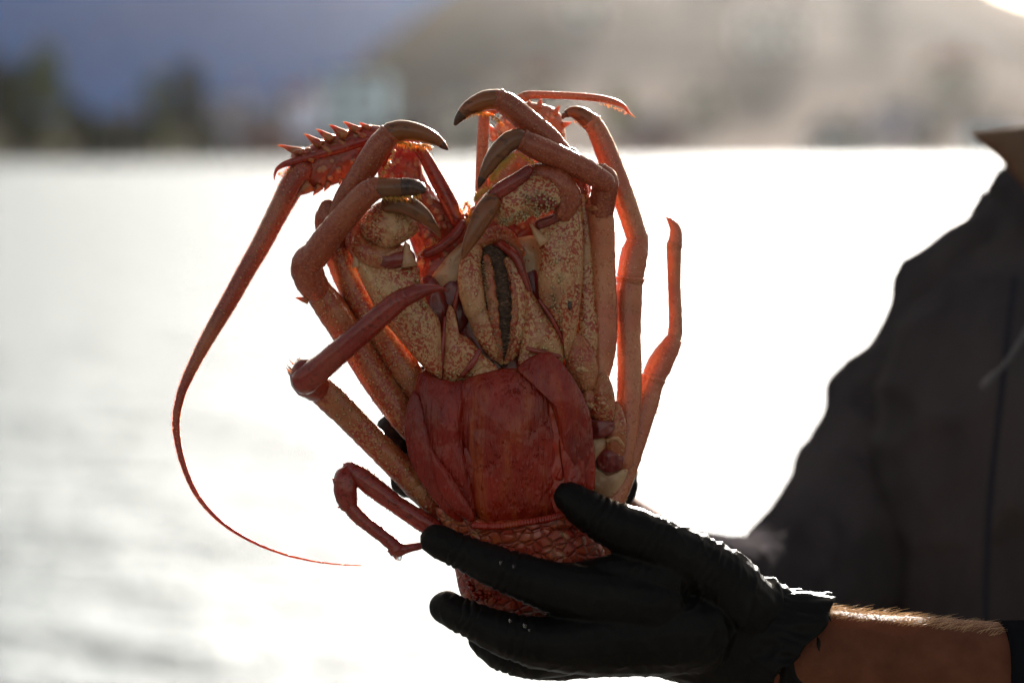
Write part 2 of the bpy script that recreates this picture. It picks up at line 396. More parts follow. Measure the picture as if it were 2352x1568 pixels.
def bearing(x, y): return (x / y) / K + 1176
def H1(x, y):
    b_ = bearing(x, y)
    amp = .012 + .070 * smooth(560, 1300, b_) - .0250 * smooth(2080, 2352, b_) - .02 * smooth(2352, 2800, b_)
    h = amp * 650 * smooth(262, 650, y) * (1 - .3 * smooth(660, 900, y))
    return h + .5 * smooth(255, 262, y) + 2.5 * noise.noise(Vector((x * .012, y * .012, 0))) * smooth(280, 420, y)
def H2(x, y):
    b_ = bearing(x, y)
    amp = .115 - .07 * smooth(900, 1900, b_)
    return amp * 1100 * smooth(760, 1150, y) + 9 * noise.noise(Vector((x * .006, y * .006, 5))) * smooth(800, 1000, y) - 1
def grid(fn, x0, x1, nx, y0, y1, ny):
    mb = MB(); vs = []
    for j in range(ny + 1):
        for i in range(nx + 1):
            x = x0 + (x1 - x0) * i / nx; y = y0 + (y1 - y0) * j / ny
            vs.append((x, y, fn(x, y)))
    fs = [(j * (nx + 1) + i, j * (nx + 1) + i + 1, (j + 1) * (nx + 1) + i + 1, (j + 1) * (nx + 1) + i) for j in range(ny) for i in range(nx)]
    return mb.add(vs, fs)
m_hill, nt, b = mat('hillside_scrub')
co = coords(nt)
sx = nt.nodes.new('ShaderNodeSeparateXYZ'); nt.links.new(co, sx.inputs[0])
mr_ = nt.nodes.new('ShaderNodeMapRange'); mr_.inputs[1].default_value = -32; mr_.inputs[2].default_value = 14; nt.links.new(sx.outputs[0], mr_.inputs[0])
c = ramp(nt, noisef(nt, co, .035, 5, .65), [(.3, (.15, .125, .108)), (.5, (.25, .212, .19)), (.7, (.34, .285, .26))])
c = mix(nt, mr_.outputs[0], ramp(nt, noisef(nt, co, .08, 4), [(.3, (.025, .026, .016)), (.7, (.06, .056, .042))]), c)
nt.links.new(c, b.inputs['Base Color']); b.inputs['Roughness'].default_value = .95; b.inputs['Specular IOR Level'].default_value = 0
bumpn(nt, b, noisef(nt, co, .25, 4), .8, 2)
m_mtn, nt, b = mat('far_mountain_haze_blue')  # blue of the distant air is put into the base colour
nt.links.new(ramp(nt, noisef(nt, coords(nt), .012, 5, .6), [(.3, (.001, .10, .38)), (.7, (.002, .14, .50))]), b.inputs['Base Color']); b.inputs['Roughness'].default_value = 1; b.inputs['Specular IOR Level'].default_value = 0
struct(obj('hill', grid(H1, -420, 520, 120, 256, 900, 80), m_hill))
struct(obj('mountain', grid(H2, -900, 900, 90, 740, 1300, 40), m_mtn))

def plain(name, col, rough=.8):
    m, nt, b = mat(name); co = coords(nt)
    nt.links.new(mix(nt, ramp(nt, noisef(nt, co, .8, 4), [(.3, 0), (.7, 1)]), col, tuple(x * .75 for x in col)), b.inputs['Base Color'])
    b.inputs['Roughness'].default_value = rough; b.inputs['Specular IOR Level'].default_value = 0; return m
WALLS = {'white': plain('white_render', (.72, .70, .66)), 'blue': plain('pale_blue_render', (.62, .82, .95)), 'mauve': plain('mauve_render', (.46, .42, .52)),
         'beige': plain('beige_render', (.42, .38, .32)), 'pink': plain('pink_render', (.42, .26, .24)), 'brown': plain('brown_brick', (.20, .13, .10))}
m_roofr = plain('red_roof_tiles', (.26, .10, .07)); m_roofg = plain('grey_roof_tiles', (.16, .16, .18))
m_win, nt, b = mat('window_glass'); b.inputs['Base Color'].default_value = (.03, .04, .05, 1); b.inputs['Roughness'].default_value = .08
m_frame = plain('window_frame_paint', (.6, .6, .58))
def box(mb, x0, x1, y0, y1, z0, z1):
    mb.add([(x, y, z) for z in (z0, z1) for x, y in ((x0, y0), (x1, y0), (x1, y1), (x0, y1))], bf)
def house(px, d, wpx, hpx, wall, roof, gable, label):
    k = K * d; x = (px - 1176) * k; wd = wpx * k; ht = hpx * k; dp = wd * .8
    z = max(H1(x, d), H1(x - wd / 2, d), H1(x + wd / 2, d)) - .1
    zb = min(H1(x - wd / 2, d), H1(x + wd / 2, d)) - 1.0
    t = thing('house', label, 'house', (x, d, z), 'houses on the far shore')
    mb = MB(); box(mb, x - wd / 2, x + wd / 2, d, d + dp, zb, z + ht); obj('wall', mb, WALLS[wall], t, False)
    mb = MB()
    if gable:
        e = .4; a = z + ht + .02; r_ = wd * .28
        mb.add([(x - wd / 2 - e, d - e, a), (x + wd / 2 + e, d - e, a), (x + wd / 2 + e, d + dp + e, a), (x - wd / 2 - e, d + dp + e, a), (x - wd * .25, d + dp / 2, a + r_), (x + wd * .25, d + dp / 2, a + r_)],
               [(0, 1, 5, 4), (1, 2, 5), (2, 3, 4, 5), (3, 0, 4), (0, 3, 2, 1)])
    else: box(mb, x - wd / 2 - .25, x + wd / 2 + .25, d - .25, d + dp + .25, z + ht + .01, z + ht + .35)
    rf = obj('roof', mb, roof, t, False)
    mb = MB(); box(mb, x + wd * .2, x + wd * .2 + .7, d + dp * .45, d + dp * .45 + .7, z + ht + .3, z + ht + wd * .3 + 1.2); obj('chimney', mb, WALLS['brown'], rf, False)
    nx = max(2, int(wd / 2.6)); nz = max(1, int(ht / 2.9))
    for i in range(nx):
        for j in range(nz):
            cx = x - wd / 2 + wd * (i + .5) / nx; cz = z + ht * (j + .5) / nz
            if j == 0 and i == nx // 2:
                mb = MB(); box(mb, cx - .5, cx + .5, d - .06, d + .05, z + .02, z + 2.1); obj('door', mb, WALLS['brown'], t, False); continue
            mb = MB(); box(mb, cx - .6, cx + .6, d - .05, d + .04, cz - .7, cz + .7); wn = obj('window', mb, m_frame, t, False)
            mb = MB(); box(mb, cx - .5, cx + .5, d - .065, d + .03, cz - .6, cz + .6); obj('pane', mb, m_win, wn, False)
HS = [(265, 268, 130, 70, 'beige', m_roofg, 1, 'beige house between the dark trees at the left of the far shore'),
      (590, 275, 110, 75, 'mauve', m_roofg, 1, 'mauve house with a grey roof right of the dark trees'),
      (530, 330, 90, 110, 'mauve', m_roofg, 0, 'flat roofed mauve block behind the dark trees'),
      (680, 300, 90, 120, 'mauve', m_roofr, 1, 'tall mauve house left of the pale blue block'),
      (815, 290, 150, 175, 'blue', m_roofg, 0, 'tall pale blue block on the far shore'),
      (950, 278, 120, 70, 'brown', m_roofg, 1, 'low brown brick house right of the pale blue block'),
      (620, 268, 120, 28, 'pink', m_roofr, 1, 'low pink house at the water below the mauve houses'),
      (1060, 300, 90, 100, 'beige', m_roofg, 1, 'beige house near the middle of the far shore'),
      (1240, 340, 110, 80, 'beige', m_roofr, 1, 'beige house with a red roof on the lower slope'),
      (1340, 430, 100, 60, 'white', m_roofg, 0, 'white flat roofed house high on the slope'),
      (1500, 275, 130, 60, 'pink', m_roofg, 1, 'pink house with a grey roof at the water'),
      (1620, 330, 100, 80, 'beige', m_roofg, 0, 'beige flat roofed house on the lower slope'),
      (1770, 400, 150, 90, 'white', m_roofg, 0, 'large white house in the middle of the slope'),
      (1930, 268, 150, 50, 'white', m_roofg, 1, 'white house at the water near the right of the shore'),
      (1660, 500, 90, 50, 'pink', m_roofr, 1, 'small pink house with a red roof high on the slope'),
      (2060, 300, 110, 70, 'mauve', m_roofg, 1, 'mauve house on the right part of the shore'),
      (2190, 360, 120, 70, 'beige', m_roofr, 1, 'beige house with a red roof on the right slope'),
      (2290, 272, 120, 55, 'blue', m_roofg, 1, 'pale blue house at the water at the right end'),
      (2010, 480, 80, 50, 'white', m_roofr, 1, 'small white house with a red roof high on the right slope')]
for h in HS: house(*h)

def leafmat(name, a, b_):
    m, nt, b = mat(name); nt.links.new(ramp(nt, noisef(nt, coords(nt), 1.2, 2), [(.3, a), (.7, b_)]), b.inputs['Base Color']); b.inputs['Roughness'].default_value = .7; b.inputs['Specular IOR Level'].default_value = .1; return m
m_leafd = leafmat('dark_foliage', (.018, .026, .008), (.045, .058, .014)); m_leafg = leafmat('green_foliage', (.08, .10, .012), (.16, .19, .03))
m_bark = plain('bark', (.09, .065, .045))
def tree(px, d, wpx, toppy, m, label, seed):
    rnd = random.Random(seed); k = K * d; x = (px - 1176) * k; z = H1(x, d) - .2
    top = CAMZ + (325 - toppy) * k; h = top - z; rw = wpx * k / 2
    t = thing('tree', label, 'tree', (x, d, z), 'trees on the far shore')
    mb = MB(); tubew(mb, [(x, d, z, h * .035), (x + .1, d, z + h * .3, h * .028), (x - .1, d, z + h * .75, h * .01)], ring=8, k=3)
    for i in range(6):
        a = i * 1.1; zz = z + h * (.25 + .07 * i)
        tubew(mb, [(x, d, zz, h * .015), (x + math.cos(a) * rw * .5, d + math.sin(a) * rw * .5, zz + h * .15, h * .005)], ring=6, sharp=True, cap=(0, 0))
    obj('trunk', mb, m_bark, t)
    mb = MB()
    cl = []
    for i in range(26):
        a = rnd.uniform(0, 6.28); q = rnd.uniform(.0, .75); u = rnd.uniform(.22, .92)
        lim = math.sqrt(max(.05, 1 - (abs(u - .5) / .55) ** 2))
        cl.append((x + math.cos(a) * rw * q * lim, d + math.sin(a) * rw * q * lim, z + h * u, rw * rnd.uniform(.25, .42)))
    for c_ in cl:
        for _ in range(70):
            v = Vector((rnd.gauss(0, 1), rnd.gauss(0, 1), rnd.gauss(0, 1))).normalized() * c_[3] * rnd.uniform(.5, 1.05)
            p_ = Vector(c_[:3]) + v; s_ = rnd.uniform(.18, .42)
            e1 = Vector((rnd.gauss(0, 1), rnd.gauss(0, 1), rnd.gauss(0, 1))).normalized() * s_; e2 = e1.orthogonal().normalized() * s_ * .6
            mb.add([p_ - e1, p_ - e2, p_ + e1, p_ + e2], [(0, 1, 2, 3)])
    obj('crown', mb, m, t, False)
tree(-60, 263, 150, 60, m_leafd, 'dark tree at the left edge of the far shore', 1)
tree(20, 263.5, 120, 130, m_leafd, 'dark tree second from the left edge of the shore', 2)
tree(105, 270, 150, 95, m_leafg, 'tall green tree left of the beige house', 3)
tree(180, 264, 90, 235, m_leafd, 'low dark tree at the foot of the tall green tree', 4)
tree(360, 272, 100, 165, m_leafg, 'green tree right of the beige house', 5)
tree(435, 268, 130, 140, m_leafd, 'broad dark green tree left of the mauve houses', 6)
for i_, (px_, w_, tp_, lb_) in enumerate([(-130, 120, 200, 'dark bush beyond the left end of the shore'), (60, 110, 250, 'low dark bush between the two left dark trees'), (245, 80, 290, 'low dark bush in front of the beige house'), (330, 90, 275, 'dark bush right of the beige house'), (490, 80, 280, 'dark bush at the foot of the broad dark tree'), (740, 80, 295, 'dark bush left of the pale blue block'), (890, 90, 290, 'dark bush right of the pale blue block')]):
    tree(px_, 263, w_, tp_, m_leafd, lb_, 20 + i_)
tree(1090, 266, 60, 290, m_leafd, 'small dark tree at the water near the middle', 7)
tree(1420, 300, 90, 200, m_leafg, 'green tree on the slope between pink and beige houses', 8)
tree(2130, 268, 70, 270, m_leafd, 'small dark tree at the right part of the shore', 9)

# haze: one closed box of thin pale air
m_haze = bpy.data.materials.new('pale_haze'); m_haze.use_nodes = True; nt = m_haze.node_tree
nt.nodes.remove(nt.nodes['Principled BSDF']); pv = nt.nodes.new('ShaderNodeVolumePrincipled')
pv.inputs['Color'].default_value = (.97, .95, .93, 1); pv.inputs['Density'].default_value = .000021; pv.inputs['Anisotropy'].default_value = .9
nt.links.new(pv.outputs[0], nt.nodes['Material Output'].inputs['Volume'])
mb = MB(); box(mb, -950, 950, -70, 1320, -3, 170); hz = obj('haze', mb, m_haze, None, False); hz['kind'] = 'stuff'
hz.display_type = 'WIRE'

# ------------------------------------------------------------------ the lobster
lob = thing('rock_lobster', 'large red rock lobster held belly first in black gloves, tail curled under, legs spread', 'lobster', P(1160, 1340, 0))
def part(name, parent, mats, *fns, label=None):
    mb = MB()
    for f in fns: f(mb)
    o = obj(name, mb, mats, parent)
    if label: o['label'] = label
    return o
def thorns(parent, m_, *fns):
    for f in fns: part('thorn', parent, m_, f)
# carapace behind everything
part('carapace', lob, m_spiny,
     lambda m: shell(m, [(1010, 640), (1060, 560), (1150, 520), (1250, 540), (1320, 640), (1345, 800), (1365, 950), (1368, 1080), (1340, 1200), (1260, 1290), (1150, 1310), (1050, 1270), (985, 1170), (948, 1070), (945, 960), (975, 860), (1000, 760)], -120, 95, 110, bump=.0012, bs=120))
# frontal plates under the eyes
for o_ in ([(988, 642), (1008, 612), (1040, 575), (1068, 556), (1078, 600), (1062, 650), (1030, 668), (1000, 662)], [(1165, 560), (1195, 545), (1232, 545), (1244, 600), (1240, 670), (1218, 655), (1185, 620)]):
    part('frontal_plate', lob, m_cream_plain, lambda m: shell(m, o_, -26, 10, bump=.0008))
part('head_shield', lob, m_spiny, lambda m: shell(m, [(1062, 500), (1100, 470), (1180, 470), (1250, 440), (1322, 440), (1335, 560), (1300, 700), (1240, 760), (1120, 700), (1060, 640), (1020, 600)], -70, 20, 60, bump=.0012))
part('head_shield', lob, m_spiny, lambda m: shell(m, [(958, 590), (1000, 555), (1040, 560), (1060, 640), (1052, 760), (1020, 800), (985, 740), (962, 670)], -50, 20, 40, bump=.0014))
part('stalk', lob, m_redleg, lambda m: tube(m, [(975, 585, -14, 11), (1010, 568, -10, 12), (1045, 540, -6, 13), (1062, 515, -4, 10)], k=6))
part('stalk', lob, m_legm, lambda m: tube(m, [(1100, 560, -8, 16), (1135, 540, -4, 20), (1165, 545, -6, 18), (1195, 580, -8, 12)], k=6, bump=.0008))
part('joint_skin', lob, m_joint, lambda m: shell(m, [(968, 640), (1000, 640), (1028, 700), (1034, 790), (1012, 800), (985, 740), (962, 700)], -14, 16, bump=.0012))
part('sternum', lob, m_redleg, lambda m: shell(m, [(1000, 800), (1010, 700), (1060, 600), (1150, 560), (1230, 620), (1290, 760), (1330, 900), (1345, 1080), (1300, 1180), (1100, 1200), (1000, 1120), (960, 980), (960, 880)], -52, 34, 20, bump=.001))
part('joint_skin', lob, m_joint,
     lambda m: shell(m, [(1010, 690), (1030, 640), (1075, 660), (1080, 730), (1040, 770)], -24, 14, bump=.0008))
part('joint_skin', lob, m_joint,
     lambda m: shell(m, [(1200, 640), (1228, 612), (1242, 660), (1245, 715), (1220, 720)], -24, 14, bump=.0008))
# mouth: dark hairy cleft between two long outer mouthparts
mouth = part('mouth', lob, m_mouth,
     lambda m: shell(m, [(1100, 580), (1130, 560), (1172, 600), (1192, 690), (1190, 780), (1168, 835), (1145, 838), (1115, 770), (1095, 690)], -4, 20, 30, bump=.0015, bs=300))
def mx(m, pts): tube(m, pts, flat=.7, k=8, ring=16, bump=.0003, bs=500)
ml = part('mouthpart', lob, [m_cream], lambda m: mx(m, [(1092, 578, 16, 17), (1080, 610, 20, 26), (1082, 660, 24, 30), (1092, 712, 26, 27)]),
          lambda m: mx(m, [(1098, 722, 24, 26), (1112, 762, 22, 25), (1134, 806, 14, 17), (1152, 832, 6, 6)]), label='left mouthpart mottled cream and red')
mr = part('mouthpart', lob, [m_cream], lambda m: mx(m, [(1168, 600, 12, 12), (1188, 640, 18, 16), (1198, 690, 20, 17), (1200, 725, 20, 15)]),
          lambda m: mx(m, [(1200, 732, 18, 16), (1192, 770, 16, 17), (1178, 808, 10, 13), (1162, 832, 6, 6)]), label='right mouthpart seen from its narrow side')
part('palp', mr, m_redleg, lambda m: tube(m, [(1150, 560, 8, 10), (1185, 590, 20, 12), (1205, 640, 22, 9), (1222, 690, 20, 6)], k=6), lambda m: tube(m, [(1062, 640, 4, 6), (1050, 680, 10, 6), (1040, 730, 8, 5)], k=6))
part('bristles', ml, m_cream_plain,
     lambda m: bristles(m, [(1108, 600, 26), (1114, 660, 34), (1122, 710, 34), (1136, 770, 28), (1150, 815, 18)], (.8, .12, .3), 150, 15, .7, .45, 5),
     lambda m: bristles(m, [(1180, 620, 22), (1184, 680, 28), (1182, 740, 26), (1172, 800, 18)], (-.8, .12, .3), 90, 12, .7, .45, 6))
# plates at the bases of the first legs
def baseL(m):
    shell(m, [(1016, 868), (1012, 790), (1022, 735), (1032, 700), (1046, 720), (1052, 760), (1078, 778), (1108, 812), (1143, 846), (1120, 866), (1070, 872), (1040, 880)], 26, 26, bump=.0008, bs=200)
    shell(m, [(1085, 866), (1105, 842), (1143, 846), (1130, 862)], 46, 9)
bl = part('leg_base', lob, m_cream, baseL)
part('ridge', bl, m_redleg, lambda m: tube(m, [(1100, 806, 48, 6), (1084, 836, 52, 7), (1062, 862, 44, 5)], flat=.5), lambda m: tube(m, [(1022, 730, 34, 3), (1016, 800, 42, 6), (1012, 862, 32, 6)]))
def baseR(m):
    shell(m, [(1196, 790), (1205, 730), (1208, 665), (1236, 690), (1262, 730), (1290, 770), (1298, 815), (1290, 838), (1262, 836), (1232, 820), (1195, 832)], 26, 28, bump=.0008, bs=200)
    shell(m, [(1190, 828), (1205, 800), (1240, 812), (1236, 845), (1205, 858)], 34, 14)
br = part('leg_base', lob, m_cream, baseR)
part('ridge', br, m_redleg, lambda m: tube(m, [(1212, 800, 52, 5), (1240, 808, 56, 6), (1284, 818, 48, 5)], flat=.5), lambda m: tube(m, [(1240, 690, 40, 4), (1270, 735, 42, 6), (1302, 800, 36, 5)]))
for (a, b_, c_, lb) in [
    ([(1312, 770), (1330, 765), (1362, 800), (1374, 850), (1366, 892), (1340, 900), (1316, 880), (1298, 845)], 24, 24, None),
    ([(1372, 862), (1392, 858), (1408, 890), (1414, 940), (1406, 972), (1378, 968), (1352, 948), (1358, 905)], 18, 22, None),
    ([(1410, 925), (1425, 930), (1440, 980), (1436, 1040), (1418, 1062), (1392, 1050), (1392, 1000)], 8, 20, None),
    ([(1340, 900), (1362, 896), (1372, 925), (1358, 945), (1340, 935)], 26, 12, None)]:
    q = part('leg_base', lob, m_legm, lambda m: shell(m, a, b_, c_, bump=.0008, bs=200))
    cx = sum(p[0] for p in a) / len(a); cy = sum(p[1] for p in a) / len(a)
    part('ridge', q, m_cream, lambda m: tube(m, [(cx - 22, cy + 14, b_ + c_ - 6, 4), (cx, cy + 8, b_ + c_ + 1, 5), (cx + 16, cy + 26, b_ + c_ - 8, 4)], flat=.5))
part('joint_skin', lob, m_joint,
     lambda m: shell(m, [(1348, 966), (1380, 962), (1410, 968), (1416, 985), (1394, 1002), (1356, 1006)], 22, 10, bump=.0012))
part('joint_skin', lob, m_joint,
     lambda m: shell(m, [(1370, 1050), (1384, 1030), (1415, 1034), (1432, 1050), (1424, 1076), (1398, 1086), (1376, 1074)], 16, 9, bump=.0012))
part('side_plate', lob, m_cream_plain,
     lambda m: shell(m, [(1352, 1004), (1392, 1004), (1392, 1030), (1366, 1062), (1352, 1060)], 8, 14))
part('side_plate', lob, m_cream_plain,
     lambda m: shell(m, [(1352, 1070), (1366, 1066), (1392, 1090), (1432, 1076), (1442, 1085), (1424, 1120), (1400, 1140), (1360, 1130)], -4, 14, bump=.0012))
part('side_plate', lob, m_legm,
     lambda m: shell(m, [(960, 860), (980, 850), (978, 890), (962, 940), (950, 910)], 24, 10))

# legs -----------------------------------------------------------------
def rim(m, pts, wide=1.13):
    a, b_ = np.array(pts[-2][:4], float), np.array(pts[-1][:4], float); d = (b_ - a)[:3]; d = d / np.linalg.norm(d); e = b_[:3]; rr = pts[-1][3]
    tube(m, [(*(e - d * 13), rr * 1.0), (*(e - d * 5), rr * wide), (*(e + d * 2), rr * wide * 1.02), (*(e + d * 5), rr * .9)], k=3, ring=24, cap=(0, 0), bump=.0004, bs=500)
def leg(label, mer, car, pro, dac, mats, hairs=None, extra=None, tipmat=None):
    mm, mc, mp, md = mats
    thin = lambda pts, f: [(q[0], q[1], q[2], q[3] * f) for q in pts]
    mer = thin(mer, .95); pro = thin(pro, .95) if pro else pro
    L = part('leg', lob, mm, lambda m: tube(m, mer, k=8, ring=22, bump=.00035, bs=420, gran=(170, 2.6, 3.0)), *([lambda m: rim(m, mer)] if car else []), *( [extra] if extra else []), label=label)
    if car: part('knee', L, mc, lambda m: tube(m, car, k=7, ring=20, bump=.0005, bs=300, cap=(.8, .8)))
    if pro: part('shin', L, mp, lambda m: tube(m, pro, k=9, ring=20, bump=.0003, bs=450, gran=(150, 2.4, 2.6)), lambda m: rim(m, pro, 1.08))
    if dac: part('claw', L, md, lambda m: tube(m, dac, k=9, ring=18, cap=(.7, 0), bump=.00015, bs=400))
    if dac and md is m_dactyl:
        e = cr(dac, 6)[-9:]; part('claw_tip', L, m_tip, lambda m: tube(m, [(q[0], q[1], q[2], q[3] * 1.05 + .4) for q in e], k=2, ring=16, cap=(0, 0)))
    if hairs: part('bristles', L, m_hair, *[(lambda m, h=h: bristles(m, *h)) for h in hairs])
    return L
# left first leg: broad cream upper segment with thorns
polyL1 = [(815, 590), (850, 600), (905, 600), (958, 608), (968, 660), (985, 700), (1012, 745), (1016, 860), (1000, 868), (960, 830), (905, 765), (868, 720), (838, 660), (820, 620)]
L1 = part('leg', lob, m_cream, lambda m: shell(m, polyL1, 34, 46, 30, k=5, rings=12, bump=.0006, bs=260, power=.45),
          label='broad cream leg mottled red, first on the left')
thorns(L1, m_cream_plain, lambda m: spine(m, 940, 612, 60, -9, -58, 4, 20), lambda m: spine(m, 822, 612, 44, -8, -36, 4, 14), lambda m: spine(m, 895, 604, 40, 12, -46, -8, 12))
part('warts', L1, m_wart,
     lambda m: warts(m, [(838, 618), (960, 625), (970, 680), (1000, 740), (985, 800), (930, 770), (880, 700), (850, 660)], 30, 60, 5, 13, diry=-.6, dome=44, seed=3),
     lambda m: warts(m, [(838, 640), (870, 690), (940, 790), (1000, 850), (1010, 800), (900, 690)], 30, 55, 3, 6, diry=-.5, dome=40, seed=4))
part('knee', L1, m_legm, lambda m: tube(m, [(838, 500, 10, 26), (822, 545, 20, 30), (850, 585, 34, 36), (905, 598, 34, 40, .8)], k=7, ring=20, bump=.0006),
     lambda m: shell(m, [(826, 560), (850, 574), (905, 572), (940, 560), (935, 600), (880, 618), (835, 602)], 44, 24))
part('joint_skin', L1, m_joint, lambda m: shell(m, [(850, 586), (900, 578), (945, 575), (952, 604), (905, 618), (862, 612)], 56, 14, bump=.0005))
shinL1 = [(845, 480), (880, 462), (925, 478), (955, 500), (960, 530), (930, 556), (890, 572), (858, 560), (832, 540), (828, 505)]
part('shin', L1, m_cream, lambda m: shell(m, shinL1, 48, 44, 30, bump=.0008, rough=.03),
     lambda m: warts(m, shinL1, 50, 90, 2.6, 6, dirx=.3, diry=.3, dome=40, seed=9))
part('claw', L1, m_dactyl, lambda m: tube(m, [(890, 470, 80, 20), (925, 468, 96, 24), (965, 490, 100, 20), (992, 516, 96, 12), (1008, 538, 88, 5), (1011, 548, 84, 1.5)], k=9, cap=(.7, 0)))
# left leg A (tall, claw bent right over the top)
LA = leg('tall left leg whose claw arches over the top to the right',
    [(962, 905, -10, 30), (930, 850, -14, 38), (880, 770, -18, 38), (830, 690, -22, 38), (795, 625, -22, 36), (775, 575, -18, 34)],
    [(784, 600, -24, 34), (770, 560, -16, 36), (752, 510, -2, 30), (758, 478, 8, 24)],
    [(768, 520, 10, 26), (790, 465, 30, 28), (830, 400, 50, 30), (868, 340, 62, 31), (896, 308, 66, 27)],
    [(896, 306, 66, 25), (925, 300, 70, 24), (965, 306, 70, 20), (1000, 320, 68, 14), (1020, 336, 66, 7), (1029, 344, 64, 2)],
    (m_legm, m_leg, m_leg, m_dactyl),
    [([(916, 326, 72), (950, 330, 72), (985, 334, 70)], (.15, .8, .1), 260, 18, .6, .5, 11), ([(905, 345, 78), (885, 385, 74), (860, 420, 66)], (.5, .4, .2), 150, 10, .55, .4, 12)])
# left leg B
LB = leg('left leg with a round knee, crossing up to the right to a short dark claw',
    [(944, 985, -4, 30), (918, 945, -4, 36), (865, 870, -6, 38), (815, 790, -4, 38), (765, 715, 4, 38), (732, 670, 14, 34), (718, 650, 20, 30)],
    [(728, 668, 22, 32), (712, 640, 34, 37), (704, 608, 50, 36), (716, 585, 60, 30)],
    [(716, 598, 62, 33), (745, 556, 78, 34), (790, 500, 100, 32), (836, 450, 118, 31), (862, 432, 124, 27)],
    [(866, 432, 124, 24), (900, 432, 130, 23), (935, 430, 134, 20), (960, 432, 138, 17)],
    (m_legm, m_leg, m_leg, m_dactyl),
    None, lambda m: spine(m, 708, 690, 30, -30, -6, 6, 9))
part('claw_tip', LB, m_tip, lambda m: tube(m, [(950, 430, 138, 16), (963, 432, 150, 15), (970, 436, 164, 10)], cap=(.5, .8)))
part('bristles', LB, m_hair, lambda m: bristles(m, [(880, 452, 136), (930, 452, 140), (962, 446, 142)], (.3, .7, 0), 130, 16, .55, .5, 14))
# left leg C (in front, shin crosses the belly)
LC = leg('left leg bent at a round knee with its dark shin crossing the belly',
    [(950, 1105, 6, 34), (925, 1080, 8, 33), (870, 1025, 12, 33), (810, 965, 24, 33), (755, 910, 44, 36), (712, 874, 64, 34)],
    [(730, 892, 60, 34), (705, 872, 84, 38), (700, 850, 110, 30)],
    [(703, 872, 116, 36), (745, 838, 140, 31), (800, 790, 165, 29), (860, 738, 185, 28), (910, 695, 192, 26), (930, 682, 190, 22)],
    [(928, 684, 188, 22), (955, 672, 180, 20), (985, 664, 165, 13), (1010, 662, 150, 7), (1028, 668, 140, 2)],
    (m_legm, m_redleg, m_redleg, m_redleg))
part('leg_base', lob, m_legm, lambda m: tube(m, [(930, 1080, 0, 26), (955, 1115, 4, 30), (985, 1150, 4, 26), (1000, 1175, 0, 20)], k=6, bump=.0008))
part('knee_fringe', LC, m_cream_plain, lambda m: warts(m, [(668, 835), (685, 828), (712, 830), (700, 850), (680, 870), (665, 860)], 80, 50, 3, 12, dirx=-.8, diry=-.8, seed=21))
# left leg D small
LD = leg('small wet lowest left leg folded back on itself',
    [(1000, 1215, 30, 24), (960, 1190, 32, 24), (910, 1158, 36, 22), (860, 1120, 38, 25), (822, 1090, 36, 24), (802, 1076, 34, 17)],
    [(803, 1078, 36, 17), (794, 1098, 40, 27), (794, 1130, 42, 27), (800, 1158, 42, 22)],
    [(800, 1158, 44, 18), (825, 1188, 46, 17), (868, 1222, 48, 16), (900, 1248, 50, 17), (912, 1262, 50, 19)],
    [(912, 1264, 52, 16), (940, 1258, 54, 10), (968, 1252, 52, 8), (992, 1242, 50, 2)],
    (m_redleg, m_redleg, m_redleg, m_redleg), None,
    lambda m: spine(m, 806, 1072, 36, -20, -8, 0, 6))
part('water_drop', LD, m_drop, lambda m: tube(m, [(914, 1270, 50, 5), (916, 1276, 50, 8), (917, 1282, 50, 6)], cap=(1, 1), ring=16))
for q_ in ((770, 1108, 40, -8, -14, 0, 5), (790, 1160, 44, -16, 6, 0, 7), (905, 1270, 50, 6, 16, 0, 7)): part('thorn', LD, m_leg, lambda m: spine(m, *q_))

# right first leg
polyR1 = [(1222, 510), (1260, 492), (1300, 470), (1322, 440), (1332, 462), (1340, 540), (1338, 640), (1330, 730), (1318, 790), (1300, 828), (1290, 770), (1262, 725), (1240, 690), (1236, 640), (1240, 590), (1232, 545)]
R1 = part('leg', lob, m_cream, lambda m: shell(m, polyR1, 26, 42, 30, k=5, rings=12, bump=.0006, bs=260, power=.45),
          label='broad cream leg studded with cream thorns, first on the right')
thorns(R1, m_cream_plain, lambda m: spine(m, 1250, 560, 56, -34, -46, 2, 16), lambda m: spine(m, 1318, 480, 44, 4, -44, 0, 13))
part('warts', R1, m_wart,
     lambda m: warts(m, [(1262, 520), (1320, 500), (1326, 600), (1310, 720), (1280, 740), (1254, 690), (1252, 590)], 24, 80, 4.4, 12, diry=-.7, dome=42, seed=13),
     lambda m: warts(m, [(1240, 600), (1330, 480), (1334, 700), (1306, 810), (1262, 720)], 22, 90, 2.6, 6, diry=-.6, dome=40, seed=14))
part('dark_spot', R1, m_tip, lambda m: shell(m, [(1302, 698), (1308, 690), (1313, 694), (1314, 706), (1309, 713), (1303, 708)], 58, 7, 3, rings=4))
part('knee', R1, m_leg, lambda m: tube(m, [(1236, 398, 52, 26), (1278, 412, 60, 30), (1302, 450, 56, 32), (1296, 486, 48, 26)], k=7, ring=20, bump=.0008),
     lambda m: shell(m, [(1262, 400), (1300, 420), (1318, 455), (1300, 490), (1278, 500), (1286, 450)], 70, 14))
part('joint_skin', R1, m_joint, lambda m: shell(m, [(1232, 506), (1276, 488), (1306, 466), (1300, 500), (1262, 520), (1232, 530)], 46, 16, bump=.0005))
shinR1 = [(1118, 460), (1138, 434), (1180, 412), (1215, 398), (1250, 404), (1284, 428), (1292, 460), (1270, 480), (1235, 492), (1195, 508), (1160, 520), (1128, 500)]
part('shin', R1, m_cream, lambda m: shell(m, shinR1, 72, 42, 30, k=5, rings=12, bump=.0009, rough=.02),
     label='cream shin with rows of pale pimples')
